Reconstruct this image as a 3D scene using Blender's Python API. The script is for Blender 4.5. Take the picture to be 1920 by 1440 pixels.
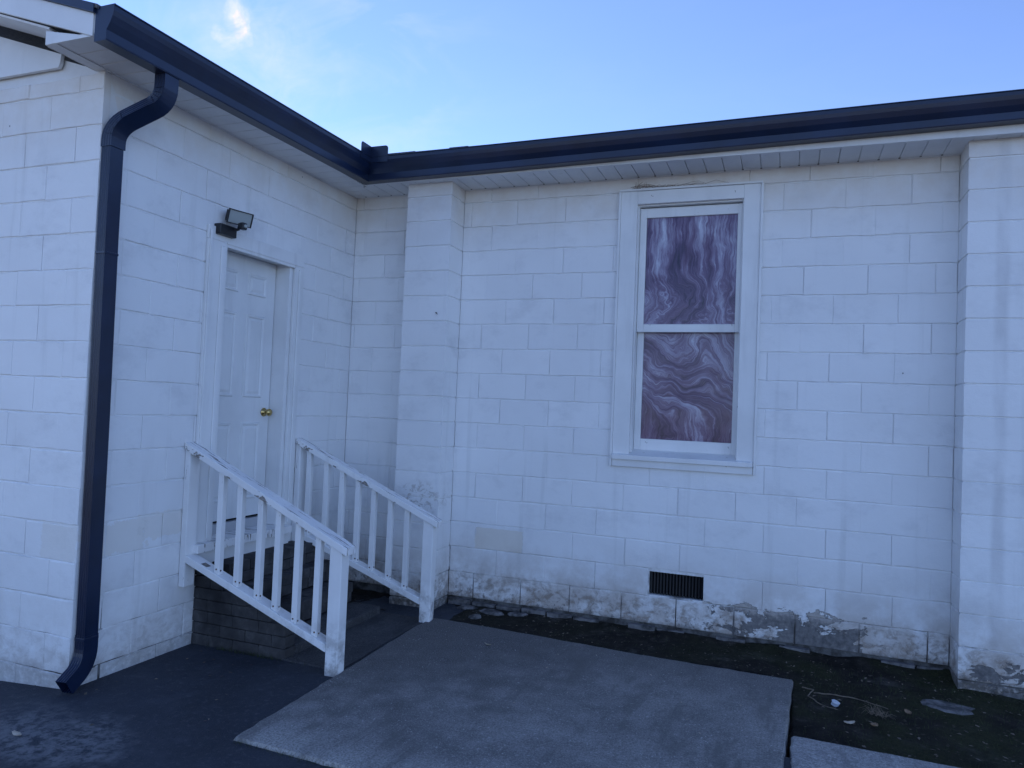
import bpy, math, random
from mathutils import Vector, Matrix, noise as mnoise

random.seed(11)
for o in list(bpy.data.objects): bpy.data.objects.remove(o)
S = bpy.context.scene
COL = S.collection

# ------------------------------------------------------------------ camera
cam = bpy.data.cameras.new('camera'); camo = bpy.data.objects.new('camera', cam); COL.objects.link(camo)
def rodr(r):
    t = math.sqrt(sum(a * a for a in r)); a = Vector(r) / t
    return Matrix.Rotation(t, 3, a)
RV = (-0.0400, 0.3602, 0.0352)
Rw = rodr(RV) @ Matrix(((1, 0, 0), (0, 0, -1), (0, 1, 0)))       # rows: right, down, forward
right, down, fwd = Rw[0], Rw[1], Rw[2]
m = Matrix((right, -down, -fwd)).transposed().to_4x4()
m.translation = Vector((2.1368, -5.5072, 1.5577))
camo.matrix_world = m
cam.sensor_width = 36; cam.sensor_fit = 'HORIZONTAL'
cam.lens = 1367.83 / 1920 * 36
cam.clip_start = 0.05; cam.clip_end = 2000
S.camera = camo

# ------------------------------------------------------------------ sky and sun
SUN_EL, SUN_AZ = math.radians(36), math.radians(-60)              # azimuth from +Y towards +X
w = bpy.data.worlds.new('World'); S.world = w; w.use_nodes = True
wn = w.node_tree; wn.nodes.clear()
wo = wn.nodes.new('ShaderNodeOutputWorld'); bg = wn.nodes.new('ShaderNodeBackground')
sky = wn.nodes.new('ShaderNodeTexSky'); sky.sky_type = 'NISHITA'; sky.sun_disc = False
sky.sun_elevation = SUN_EL; sky.sun_rotation = SUN_AZ
sky.air_density = 0.62; sky.dust_density = 0.0; sky.ozone_density = 1.9
bg.inputs[1].default_value = 0.15
def W(t, **k):
    n = wn.nodes.new(t)
    for a, b in k.items(): setattr(n, a, b)
    return n
tc = W('ShaderNodeTexCoord')
mp = W('ShaderNodeMapping'); mp.inputs['Rotation'].default_value = (0, 0.5, 0.75); mp.inputs['Scale'].default_value = (2.2, 7.5, 9.0)
wn.links.new(tc.outputs['Generated'], mp.inputs[0])
nz = W('ShaderNodeTexNoise'); nz.inputs['Scale'].default_value = 1.7; nz.inputs['Detail'].default_value = 8; nz.inputs['Roughness'].default_value = .58; nz.inputs['Distortion'].default_value = .6
wn.links.new(mp.outputs[0], nz.inputs['Vector'])
cr = W('ShaderNodeMapRange'); cr.inputs[1].default_value = .47; cr.inputs[2].default_value = .78
wn.links.new(nz.outputs[0], cr.inputs[0])
wz = W('ShaderNodeTexNoise'); wz.inputs['Scale'].default_value = 9; wz.inputs['Detail'].default_value = 5; wz.inputs['Roughness'].default_value = .6
wn.links.new(tc.outputs['Generated'], wz.inputs['Vector'])
ws = W('ShaderNodeVectorMath', operation='SUBTRACT'); ws.inputs[1].default_value = (.5, .5, .5); wn.links.new(wz.outputs[1], ws.inputs[0])
wm = W('ShaderNodeVectorMath', operation='MULTIPLY'); wm.inputs[1].default_value = (.16, .16, .09); wn.links.new(ws.outputs[0], wm.inputs[0])
wa = W('ShaderNodeVectorMath', operation='ADD'); wn.links.new(tc.outputs['Generated'], wa.inputs[0]); wn.links.new(wm.outputs[0], wa.inputs[1])
def near(d, a, b):                                               # 1 near the direction d, 0 beyond
    dp = W('ShaderNodeVectorMath', operation='DOT_PRODUCT'); dp.inputs[1].default_value = Vector(d).normalized()
    nrm = W('ShaderNodeVectorMath', operation='NORMALIZE'); wn.links.new(wa.outputs[0], nrm.inputs[0])
    wn.links.new(nrm.outputs[0], dp.inputs[0])
    r = W('ShaderNodeMapRange', interpolation_type='SMOOTHSTEP'); r.inputs[1].default_value = math.cos(math.radians(a)); r.inputs[2].default_value = math.cos(math.radians(b))
    wn.links.new(dp.outputs['Value'], r.inputs[0]); return r.outputs[0]
def mth(op, a, b):
    n = W('ShaderNodeMath', operation=op)
    for i, v in enumerate((a, b)):
        if isinstance(v, (int, float)): n.inputs[i].default_value = v
        else: wn.links.new(v, n.inputs[i])
    return n.outputs[0]
sunv = (math.cos(SUN_EL) * math.sin(SUN_AZ), math.cos(SUN_EL) * math.cos(SUN_AZ), math.sin(SUN_EL))
cirrus = mth('MULTIPLY', cr.outputs[0], mth('ADD', mth('MULTIPLY', near((-0.56, 0.71, 0.42), 15, 3), .46), .05))
puff = W('ShaderNodeTexNoise'); puff.inputs['Scale'].default_value = 17; puff.inputs['Detail'].default_value = 7; puff.inputs['Roughness'].default_value = .6; puff.inputs['Distortion'].default_value = 1.0
wn.links.new(tc.outputs['Generated'], puff.inputs['Vector'])
pr = W('ShaderNodeMapRange'); pr.inputs[1].default_value = .36; pr.inputs[2].default_value = .68
wn.links.new(puff.outputs[0], pr.inputs[0])
cloudlet = mth('MULTIPLY', pr.outputs[0], mth('MAXIMUM', near((-0.6195, 0.6606, 0.4239), 2.1, .2), mth('MULTIPLY', near((-0.60, 0.688, 0.405), 6.0, .5), .34)))
cloud = mth('MINIMUM', mth('ADD', mth('MULTIPLY', cirrus, .55), mth('MULTIPLY', cloudlet, .9)), 1.0)
irid = W('ShaderNodeValToRGB'); irid.color_ramp.elements[0].color = (1, .98, .95, 1); irid.color_ramp.elements[1].color = (1.5, 1.2, .55, 1)
e = irid.color_ramp.elements.new(.55); e.color = (1.05, 1.0, .97, 1); e = irid.color_ramp.elements.new(.8); e.color = (1.3, 1.05, .85, 1)
wn.links.new(near((-0.6195, 0.6606, 0.4239), 1.2, .1), irid.inputs[0])
ccol = W('ShaderNodeMixRGB', blend_type='MULTIPLY'); ccol.inputs[0].default_value = 1; ccol.inputs[2].default_value = (3.3, 3.5, 3.9, 1)
wn.links.new(irid.outputs[0], ccol.inputs[1])
mixc = W('ShaderNodeMixRGB'); wn.links.new(cloud, mixc.inputs[0]); tint = W('ShaderNodeMixRGB', blend_type='MULTIPLY'); tint.inputs[0].default_value = 1; tint.inputs[2].default_value = (.98, .985, 1.14, 1); wn.links.new(sky.outputs[0], tint.inputs[1]); wn.links.new(tint.outputs[0], mixc.inputs[1]); wn.links.new(ccol.outputs[0], mixc.inputs[2])
wn.links.new(mixc.outputs[0], bg.inputs[0]); wn.links.new(bg.outputs[0], wo.inputs[0])

sl = bpy.data.lights.new('sun', 'SUN'); slo = bpy.data.objects.new('sun', sl); COL.objects.link(slo)
sl.energy = 3.2; sl.angle = math.radians(0.53); sl.color = (1, .95, .88)
slo.rotation_euler = Vector((-sunv[0], -sunv[1], -sunv[2])).to_track_quat('-Z', 'Y').to_euler()
S.view_settings.view_transform = 'Standard'; S.view_settings.look = 'None'; S.view_settings.gamma = 1
S.view_settings.use_curve_mapping = False
S.view_settings.exposure = 0.93
S.render.engine = 'CYCLES'
S.cycles.max_bounces = 8; S.cycles.diffuse_bounces = 4; S.cycles.use_denoising = True

# ------------------------------------------------------------------ material kit
class NT:
    def __init__(s, name):
        s.m = bpy.data.materials.new(name); s.m.use_nodes = True; s.t = s.m.node_tree; s.n = s.t.nodes
        s.b = s.n['Principled BSDF']
    def L(s, a, b): s.t.links.new(a, b)
    def put(s, sock, v):
        if v is None: return
        if isinstance(v, bpy.types.NodeSocket): s.L(v, sock)
        elif isinstance(v, (tuple, list)) and len(v) == 3 and sock.type == 'RGBA': sock.default_value = (*v, 1)
        else: sock.default_value = v
    def pos(s): return s.n.new('ShaderNodeNewGeometry').outputs['Position']
    def obj(s): return s.n.new('ShaderNodeTexCoord').outputs['Object']
    def rnd(s): return s.n.new('ShaderNodeObjectInfo').outputs['Random']
    def scale(s, v, sc, loc=(0, 0, 0), rot=(0, 0, 0)):
        n = s.n.new('ShaderNodeMapping'); s.put(n.inputs[0], v); n.inputs['Scale'].default_value = sc; n.inputs['Location'].default_value = loc; n.inputs['Rotation'].default_value = rot
        return n.outputs[0]
    def noise(s, v, sc, det=4, ro=.55, dist=0, col=False):
        n = s.n.new('ShaderNodeTexNoise'); s.put(n.inputs['Vector'], v); n.inputs['Scale'].default_value = sc; n.inputs['Detail'].default_value = det; n.inputs['Roughness'].default_value = ro; n.inputs['Distortion'].default_value = dist
        return n.outputs[1 if col else 0]
    def voro(s, v, sc, feat='F1'):
        n = s.n.new('ShaderNodeTexVoronoi'); n.feature = feat; s.put(n.inputs['Vector'], v); n.inputs['Scale'].default_value = sc
        return n.outputs['Distance']
    def rng(s, v, a, b, c=0., d=1., smooth=True):
        n = s.n.new('ShaderNodeMapRange'); n.interpolation_type = 'SMOOTHSTEP' if smooth else 'LINEAR'
        s.put(n.inputs[0], v)
        for i, q in enumerate((a, b, c, d)): s.put(n.inputs[i + 1], q)
        return n.outputs[0]
    def math(s, op, a, b=0.):
        n = s.n.new('ShaderNodeMath'); n.operation = op; s.put(n.inputs[0], a); s.put(n.inputs[1], b); return n.outputs[0]
    def vm(s, op, a, b=None):
        n = s.n.new('ShaderNodeVectorMath'); n.operation = op; s.put(n.inputs[0], a)
        if b is not None: s.put(n.inputs[1], b)
        return n.outputs['Value'] if op in ('DISTANCE', 'LENGTH', 'DOT_PRODUCT') else n.outputs[0]
    def sep(s, v):
        n = s.n.new('ShaderNodeSeparateXYZ'); s.put(n.inputs[0], v); return n.outputs
    def mix(s, f, a, b, mode='MIX'):
        n = s.n.new('ShaderNodeMixRGB'); n.blend_type = mode; s.put(n.inputs[0], f); s.put(n.inputs[1], a); s.put(n.inputs[2], b); return n.outputs[0]
    def ramp(s, f, stops):
        n = s.n.new('ShaderNodeValToRGB'); r = n.color_ramp
        while len(r.elements) < len(stops): r.elements.new(.5)
        for e, (p, c) in zip(r.elements, stops): e.position = p; e.color = (*c, 1)
        s.put(n.inputs[0], f); return n.outputs[0]
    def bump(s, h, st=.2, dist=.01, nrm=None):
        n = s.n.new('ShaderNodeBump'); s.put(n.inputs['Height'], h); n.inputs['Strength'].default_value = st; n.inputs['Distance'].default_value = dist
        if nrm is not None: s.put(n.inputs['Normal'], nrm)
        return n.outputs[0]
    def done(s, col, rough=.6, nrm=None, metal=0., spec=.5):
        s.put(s.b.inputs['Base Color'], col); s.put(s.b.inputs['Roughness'], rough); s.put(s.b.inputs['Metallic'], metal)
        s.put(s.b.inputs['Specular IOR Level'], spec)
        if nrm is not None: s.put(s.b.inputs['Normal'], nrm)
        return s.m

def block_paint(name, peel_x=(1.55, 2.95), white=(.86, .865, .865), peel_h=.40, grime=1.0, drip=None):
    k = NT(name); P = k.pos(); x, y, z = k.sep(P)[:3]
    n_lo = k.noise(P, 1.1, 3); n_md = k.noise(P, 7, 5, .6); n_hi = k.noise(P, 38, 5, .6)
    col = k.mix(k.rng(n_lo, .35, .7), white, tuple(a * .93 for a in white))
    col = k.mix(k.math('MULTIPLY', k.rnd(), .17), col, (.60, .61, .63))
    col = k.mix(k.math('MULTIPLY', k.rng(k.noise(k.scale(P, (1, 1, 1.4)), 2.6, 6, .68), .5, .72), .30), col, (.50, .505, .52))
    # rain streaks
    st = k.noise(k.scale(P, (9, 9, .55)), 1.0, 4, .6)
    col = k.mix(k.math('MULTIPLY', k.rng(st, .56, .78), .30), col, (.50, .50, .49))
    # warm bounce light under the eaves, put into the colour as a beige band
    eave_warm = k.math('MULTIPLY', k.rng(z, 2.75, 3.30), k.rng(n_md, .2, .7, .35, 1))
    col = k.mix(k.math('MULTIPLY', eave_warm, .55), col, (.66, .58, .49))
    if drip is not None:
        dd = k.math('ADD', k.math('ABSOLUTE', k.math('SUBTRACT', x, drip)), k.math('MULTIPLY', k.math('SUBTRACT', k.noise(k.scale(P, (6, 6, 1.5)), 1, 4), .5), .05))
        col = k.mix(k.math('MULTIPLY', k.rng(dd, .05, .012), k.rng(k.noise(k.scale(P, (3, 3, 1.1)), 2, 4), .3, .6, .08, .34)), col, (.40, .39, .40))
    # cream touch-up patches
    pm = None
    for c, rx, rz, wob, am in [((.0, 0, .492), .203, .086, .35, .8), ((-1.484, -2.26, .70), .16, .09, 1.6, .5), ((-1.484, -1.96, .745), .19, .075, 1.6, .5), ((-1.62, -2.57, .715), .135, .10, .7, .45)]:
        dx, dy, dz = k.sep(k.vm('ABSOLUTE', k.vm('MULTIPLY', k.vm('SUBTRACT', P, c), (1 / rx, 1 / rx, 1 / rz))))[:3]
        d = k.math('MAXIMUM', k.math('MAXIMUM', dx, dy), dz)
        d = k.math('ADD', d, k.math('MULTIPLY', k.math('SUBTRACT', k.noise(P, 12, 6, .7), .5), wob))
        q = k.math('MULTIPLY', k.rng(d, 1.03, .97), am); pm = q if pm is None else k.math('MAXIMUM', pm, q)
        lip = k.rng(k.math('ABSOLUTE', k.math('SUBTRACT', d, 1.0)), .05, .0)
        col = k.mix(k.math('MULTIPLY', k.math('MULTIPLY', lip, k.rng(n_md, .5, .6)), .35 * am), col, (.22, .2, .18))
    col = k.mix(pm, col, (.74, .69, .61))
    # splash-back grime low down
    g = k.math('MULTIPLY', k.rng(z, .66, -.02), k.rng(k.noise(P, 3.2, 6, .68), .34, .60))
    g = k.math('MULTIPLY', g, grime)
    col = k.mix(k.math('MULTIPLY', g, .62), col, (.34, .265, .20))
    crs = k.rng(k.math('ADD', z, k.math('MULTIPLY', k.math('SUBTRACT', n_md, .5), .10)), .27, .12)
    g2 = k.math('MULTIPLY', crs, k.rng(k.noise(k.scale(P, (1, 1, 1.3)), 11, 7, .72, .4), .42, .64))
    col = k.mix(k.math('MULTIPLY', g2, .68 * grime), col, (.19, .135, .092))
    g3 = k.math('MULTIPLY', k.rng(k.math('ADD', z, k.math('MULTIPLY', n_md, .07)), .075, .015), k.rng(n_hi, .30, .55, .4, 1))
    col = k.mix(k.math('MULTIPLY', g3, .8 * grime), col, (.05, .045, .04))
    # flaking paint: bare block shows
    inx = k.math('MULTIPLY', k.rng(x, peel_x[0] - .25, peel_x[0] + .35, .0, 1), k.rng(x, peel_x[1], peel_x[1] - .35))
    lim = k.math('MULTIPLY', k.rng(z, peel_h, peel_h - .22), inx)
    pn = k.math('ADD', k.math('MULTIPLY', k.noise(k.scale(P, (1, 1, 1.7)), 5.2, 7, .62, .5), .8), k.math('MULTIPLY', n_hi, .12))
    thr = k.rng(lim, 0, 1, .80, .435, False)
    peel = k.rng(k.math('SUBTRACT', pn, thr), -.008, .012)
    low = k.math('MULTIPLY', k.rng(z, .17, .02), k.rng(k.noise(P, 24, 5, .7), .57, .60))
    low = k.math('MULTIPLY', low, .7 * grime * grime)
    px_ = k.vm('LENGTH', k.vm('MULTIPLY', k.vm('SUBTRACT', P, (-.62, -.25, .80)), (1 / .24, 1, 1 / .17)))
    pil = k.math('MULTIPLY', k.rng(px_, 1.0, .6), k.rng(k.noise(P, 26, 6, .68, .6), .535, .55, 0, .55))
    pall = k.math('MAXIMUM', k.math('MAXIMUM', peel, low), pil)
    bare = k.ramp(k.math('ADD', k.math('MULTIPLY', k.noise(P, 30, 5, .6), .55), k.math('ADD', k.rng(z, .14, .22, .05, .27), k.math('MULTIPLY', k.noise(P, 4.3, 4), .25))), [(.34, (.10, .097, .10)), (.50, (.20, .19, .185)), (.60, (.36, .33, .305)), (.78, (.50, .46, .42))])
    col = k.mix(pall, col, bare)
    edge = k.math('MULTIPLY', k.rng(k.math('ABSOLUTE', k.math('SUBTRACT', pn, thr)), .014, .004), lim)
    col = k.mix(k.math('MULTIPLY', edge, .7), col, (.07, .065, .06))
    h = k.math('ADD', k.math('MULTIPLY', n_hi, .5), k.math('MULTIPLY', k.noise(P, 140, 3, .6), .5))
    b0 = k.bump(k.noise(P, 13, 4, .55), .30, .012)
    b1 = k.bump(h, .42, .005, b0)
    b2 = k.bump(k.math('MULTIPLY', pall, -1.), .7, .004, b1)
    # small black specks and pits
    sp = k.rng(k.voro(P, 2.4), .017, .010)
    col = k.mix(k.math('MULTIPLY', sp, .75), col, (.09, .09, .09))
    return k.done(col, .62, b2, spec=.35)

def mortar():
    k = NT('painted_mortar'); P = k.pos(); z = k.sep(P)[2]
    n = k.noise(P, 6, 5, .65)
    c = k.mix(k.rng(n, .3, .7), (.79, .795, .79), (.72, .72, .715))
    c = k.mix(k.math('MULTIPLY', k.rng(z, .62, .05), k.rng(n, .40, .62)), c, (.12, .11, .10))
    c = k.mix(k.rng(k.math('ADD', z, k.math('MULTIPLY', n, .12)),   .27, .17, 0, .85), c, (.035, .032, .03))
    return k.done(c, .9, k.bump(k.noise(P, 90, 3), .4, .004), spec=.2)
M_MORT = mortar()
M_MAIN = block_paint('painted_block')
M_SIDE = block_paint('painted_block_side', peel_x=(40, 50), grime=.38)

def white_paint(name, peel=.0, base=(.80, .805, .80), low=.25, stretch=(30, 3, 3)):
    k = NT(name); P = k.pos(); O = k.obj(); z = k.sep(P)[2]
    col = k.mix(k.rng(k.noise(P, 2.5, 4), .35, .7), base, tuple(a * .9 for a in base))
    col = k.mix(k.math('MULTIPLY', k.rng(k.noise(k.scale(P, (14, 14, 1.2)), 1, 4), .55, .75), .25), col, (.5, .5, .5))
    col = k.mix(k.math('MULTIPLY', k.rng(z, .35, -.06), k.rng(k.noise(P, 11, 5, .65), .4, .65, 0, low)), col, (.2, .18, .16))
    pn = k.noise(k.scale(O, stretch), 1.6, 6, .65)
    pk = k.rng(pn, .70 - peel, .715 - peel)
    col = k.mix(pk, col, k.ramp(k.noise(O, 60, 3), [(.3, (.12, .11, .10)), (.7, (.36, .33, .30))]))
    h = k.math('SUBTRACT', k.math('MULTIPLY', k.noise(k.scale(O, stretch), 3, 4), .4), pk)
    return k.done(col, .5, k.bump(h, .4, .003), spec=.4)
M_TRIM = white_paint('white_trim_paint', 0.0, low=.5, stretch=(6, 6, 6))
M_RAIL = white_paint('white_rail_paint', .02, base=(.87, .87, .865), low=.8, stretch=(4, 40, 40))
M_CAPR = white_paint('weathered_cap_paint', .125, base=(.86, .86, .855), low=.2, stretch=(2.2, 40, 5))
M_POST = white_paint('white_post_paint', .03, base=(.87, .87, .865), low=.8, stretch=(34, 34, 3.5))
M_DOOR = white_paint('door_paint', -.3, base=(.76, .77, .77), low=.1)
M_VINYL = white_paint('white_vinyl', -.3, base=(.78, .78, .78))

def plain(name, col, rough=.5, metal=0, nscale=0, namp=.2, bump=0, spec=.5):
    k = NT(name)
    c = col
    if nscale:
        n = k.noise(k.pos(), nscale, 5, .6)
        c = k.mix(k.rng(n, .3, .7), tuple(a * (1 - namp) for a in col), tuple(a * (1 + namp) for a in col))
        return k.done(c, rough, k.bump(n, bump, .004) if bump else None, metal, spec)
    return k.done(c, rough, None, metal, spec)
M_GUT = plain('dark_gutter_paint', (.006, .015, .044), .32, 0, 3, .25, spec=.55)
M_BLACK = plain('black_plastic', (.010, .011, .014), .4)
M_LENS = plain('frosted_lens', (.34, .37, .36), .25)
M_BRASS = plain('brass', (.55, .40, .16), .28, 1)
M_VOID = plain('cavity_shade', (.004, .004, .005), .9)  # near-black colour standing for the shade inside gaps and hollows
M_RUST = plain('rusty_nail', (.10, .045, .02), .8, 0, 60, .4)
M_WOODB = plain('bare_wood', (.20, .18, .16), .85, 0, 40, .4)
M_SHING = plain('roof_shingle', (.10, .10, .105), .9, 0, 50, .5, .4)
M_TWIG = plain('dry_twig', (.15, .12, .09), .85, 0, 40, .4)
M_LEAF = plain('dry_leaf', (.30, .20, .12), .8, 0, 15, .5)
M_LEAFP = plain('pale_leaf', (.50, .43, .34), .8, 0, 15, .4)
M_LEAFD = plain('decayed_leaf', (.14, .115, .09), .85, 0, 9, .6)
M_SCRAP = plain('white_scrap', (.50, .53, .58), .5)
M_STONE = plain('pale_stone', (.12, .115, .115), .9, 0, 14, .7, .8)
M_GRASS = plain('moss_green', (.035, .05, .012), .8, 0, 9, .5)

def brick_mat():
    k = NT('grimy_brick'); P = k.pos()
    n = k.noise(P, 10, 6, .65)
    c = k.ramp(n, [(.3, (.030, .030, .032)), (.55, (.068, .067, .069)), (.8, (.15, .146, .144))])
    c = k.mix(k.math('MULTIPLY', k.rnd(), .35), c, (.065, .06, .06))
    c = k.mix(k.math('MULTIPLY', k.rng(k.noise(P, 2.2, 3), .45, .65), .7), c, (.010, .010, .012))
    return k.done(c, .85, k.bump(k.noise(P, 70, 4), .5, .004), spec=.3)
M_BRICK = brick_mat()
M_CORE = plain('dark_mortar', (.040, .039, .040), .95, 0, 18, .5, .4)

def concrete(name, base, dark, dscale=1.1, lo=.38, hi=.62, edge=None):
    k = NT(name); P = k.pos()
    big = k.noise(P, dscale, 6, .62); med = k.noise(P, 6.5, 6, .65); fine = k.noise(P, 90, 4, .65)
    br = k.noise(k.scale(P, (22, 2.2, 1), rot=(0, 0, .25)), 1.5, 5, .65)
    c = k.mix(k.rng(k.math('ADD', k.math('MULTIPLY', big, .65), k.math('MULTIPLY', k.noise(P, 4.2, 6, .68), .35)), lo, hi), dark, base)
    c = k.mix(k.rng(k.noise(P, 26, 5, .7), .42, .66, 0, .75), c, tuple(a * .45 for a in base))
    c = k.mix(k.rng(k.noise(P, 44, 4, .7), .55, .68, 0, .7), c, tuple(min(.7, a * 1.6) for a in base))
    c = k.mix(k.math('MULTIPLY', k.rng(med, .35, .7), .45), c, tuple(a * 1.35 for a in base))
    c = k.mix(k.math('MULTIPLY', k.rng(br, .52, .74), .28), c, tuple(a * .8 for a in dark))
    if edge is not None:
        x, y, z = k.sep(P)[:3]
        # paler towards the near rim, darker towards the steps and the far edge
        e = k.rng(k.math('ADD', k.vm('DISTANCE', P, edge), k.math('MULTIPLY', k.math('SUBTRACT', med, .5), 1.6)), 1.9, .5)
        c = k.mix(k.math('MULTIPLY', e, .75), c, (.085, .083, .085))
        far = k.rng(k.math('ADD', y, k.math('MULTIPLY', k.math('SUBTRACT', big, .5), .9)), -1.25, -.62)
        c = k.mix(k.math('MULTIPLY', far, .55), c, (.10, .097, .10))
        rim = k.rng(k.math('ADD', y, k.math('MULTIPLY', k.math('SUBTRACT', med, .5), .35)), -2.35, -2.66)
        c = k.mix(k.math('MULTIPLY', rim, .6), c, (.50, .48, .45))
    c = k.mix(k.rng(fine,   .44, .63, .0, .60), c, tuple(a * .38 for a in base))
    c = k.mix(k.rng(k.noise(P, 150, 3, .6),   .52, .66, 0, .42), c, tuple(min(.7, a * 1.75) for a in base))
    sp = k.rng(k.voro(P, 42), .20, .10)
    c = k.mix(k.math('MULTIPLY', sp, k.rng(k.noise(P, 9, 3), .48, .62, 0, .75)), c, tuple(min(.6, a * 2.0) for a in base))
    st_ = k.noise(k.scale(P, (2.2, .55, 1), rot=(0, 0, -.5)), 2.4, 6, .68)
    c = k.mix(k.rng(st_, .49, .68, 0, .68), c, tuple(a * .42 for a in base))
    ck = k.rng(k.voro(k.vm('ADD', P, k.vm('MULTIPLY', k.noise(P, 7, 4, col=True), (.10, .10, 0))), 1.1, 'DISTANCE_TO_EDGE'), .0045, .0015)
    c = k.mix(k.math('MULTIPLY', ck, k.rng(k.noise(P, 1.7, 2), .50, .56, 0, .0)), c, (.03, .03, .03))
    h = k.math('ADD', k.math('MULTIPLY', fine, 1.), k.math('ADD', k.math('MULTIPLY', med, .5), k.math('MULTIPLY', br, .5)))
    return k.done(c, .88, k.bump(h, .9, .010), spec=.3)
M_PAD = concrete('worn_concrete', (.31, .298, .285), (.155, .150, .146), 1.3, .38, .64, edge=(-.35, -.85, -.05))
M_PAD2 = concrete('worn_concrete_pale', (.40, .39, .38), (.28, .27, .265))
M_LAND = concrete('damp_concrete', (.085, .085, .09), (.05, .05, .053))

def asphalt_mat():
    k = NT('asphalt'); P = k.pos()
    big = k.noise(P, .9, 5, .6); med = k.noise(P, 5, 6, .65); fine = k.noise(P, 120, 4, .7)
    c = k.ramp(big, [(.35, (.018, .023, .034)), (.6, (.032, .039, .056)), (.75, (.050, .058, .078))])
    c = k.mix(k.math('MULTIPLY', k.rng(med, .45, .75), .5), c, (.075, .08, .095))
    c = k.mix(k.rng(k.noise(P, 32, 5, .72), .52, .70, 0, .45), c, (.10, .107, .125))
    c = k.mix(k.rng(k.noise(P, 55, 4, .7), .40, .32, 0, .7), c, (.010, .012, .016))
    ring = k.vm('LENGTH', k.vm('MULTIPLY', k.vm('SUBTRACT', P, (-1.05, -3.0, -.09)), (1 / .55, 1 / .28, 1)))
    ring = k.math('ADD', ring, k.math('MULTIPLY', k.math('SUBTRACT', med, .5), 1.5))
    c = k.mix(k.math('MULTIPLY', k.rng(ring, 1.2, .3), k.rng(k.noise(P, 22, 5, .7), .35, .62)), c, (.16, .165, .18))
    far = k.rng(k.sep(P)[1], -4.2, -6.0)
    c = k.mix(k.math('MULTIPLY', far, .9), c, (.17, .155, .135))
    sp = k.rng(k.voro(P, 75), .20, .08)
    c = k.mix(k.math('MULTIPLY', sp, k.rng(k.noise(P, 30, 2), .45, .6, 0, .55)), c, (.16, .16, .16))
    h = k.math('ADD', fine, k.math('MULTIPLY', med, .6))
    return k.done(c, k.rng(med, .3, .7, .68, .9), k.bump(h, .6, .006), spec=.4)
M_ASPH = asphalt_mat()

def soil_mat():
    k = NT('damp_soil'); P = k.pos()
    n = k.noise(P, 9, 6, .65); big = k.noise(P, 1.8, 4); fine = k.noise(P, 60, 5, .7)
    c = k.ramp(n, [(.3, (.008, .007, .006)), (.55, (.022, .019, .016)), (.8, (.055, .047, .04))])
    right = k.rng(k.sep(P)[0], 1.2, 2.6, .2, .7)
    c = k.mix(k.rng(k.noise(P, 3.1, 5, .7), .54, .68, 0, .75), c, k.ramp(k.noise(P, 25, 4), [(.3, (.03, .028, .026)), (.7, (.10, .09, .082))]))
    c = k.mix(k.math('MULTIPLY', k.rng(big, .42, .62), right), c, k.ramp(fine, [(.3, (.014, .018, .006)), (.7, (.055, .060, .022))]))
    c = k.mix(k.rng(k.noise(P, 33, 3), .63, .70, 0, .6), c, (.10, .085, .07))
    return k.done(c, .95, k.bump(k.math('ADD', fine, n), 1., .02), spec=.2)
M_SOIL = soil_mat()

def slag(name, upper):
    """opalescent slag glass: colour drawn out along flow lines that hang straight or fold over"""
    k = NT(name); P = k.pos(); x, _, z = k.sep(P)[:3]
    A = k.vm('SUBTRACT', k.noise(k.scale(P, (1, 0, 1), (4.1 if upper else 7.7, 0, 2.3)), 2.4, 3, .5, col=True), (.5, .5, .5))
    B = k.vm('SUBTRACT', k.noise(k.scale(P, (1, 0, 1), (1.1, 0, 9.3)), 8.5, 4, .55, col=True), (.5, .5, .5))
    ax, ay, az = k.sep(A)[:3]; bx, by, bz = k.sep(B)[:3]
    M = lambda a, b: k.math('MULTIPLY', a, b)
    D = lambda a, b: k.math('ADD', a, b)
    if upper:
        dn = k.rng(D(z, M(ax, .2)), 2.75, 2.30)
        xx = D(D(x, M(ax, D(M(dn, .55), .16))), M(bx, D(M(dn, .12), .05))); zz = D(D(z, M(az, D(M(dn, .55), .2))), M(bz, .08))
        u, v = xx, zz
    else:
        xx = D(D(x, M(ax, .34)), M(bx, .085)); zz = D(D(z, M(az, .34)), M(bz, .085))
        fold = D(zz, M(k.math('SINE', D(M(xx, 10.5), .55)), .135))
        t = k.rng(D(z, M(ax, .45)), 1.92, 1.60); q = k.math('SUBTRACT', 1., t)
        u = D(M(xx, D(M(t, .8), .2)), M(fold, q)); v = D(M(zz, t), M(xx, q))
    def vec(a, b):
        n = k.n.new('ShaderNodeCombineXYZ'); k.L(a, n.inputs[0]); k.L(b, n.inputs[1]); return n.outputs[0]
    broad = k.noise(vec(M(u, 9.5), M(v, 1.5)), 1.0, 5, .55)
    line = k.noise(vec(M(u, 60.), M(v, 3.6)), 1.0, 7, .70, .3)
    blot = k.noise(vec(M(xx, 3.2), M(zz, 2.6)), 1.0, 3)
    g = D(D(M(broad, .52), M(line, .45)), M(k.math('SUBTRACT', blot, .5), .35))
    c = k.ramp(g, [(.345, (.022, .011, .036)), (.425, (.080, .042, .100)), (.495, (.165, .108, .19)), (.56, (.30, .265, .365)), (.66, (.55, .56, .66))])
    c = k.mix(M(k.rng(k.noise(vec(M(u, 15.), M(v, 2.)), 1.0, 4), .48, .66), .38), c, (.10, .040, .090))
    return k.done(c, .16, k.bump(g, .35, .006), spec=.5)
M_SLAG1 = slag('purple_slag_glass_streaked', True)
M_SLAG2 = slag('purple_slag_glass_folded', False)

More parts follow.
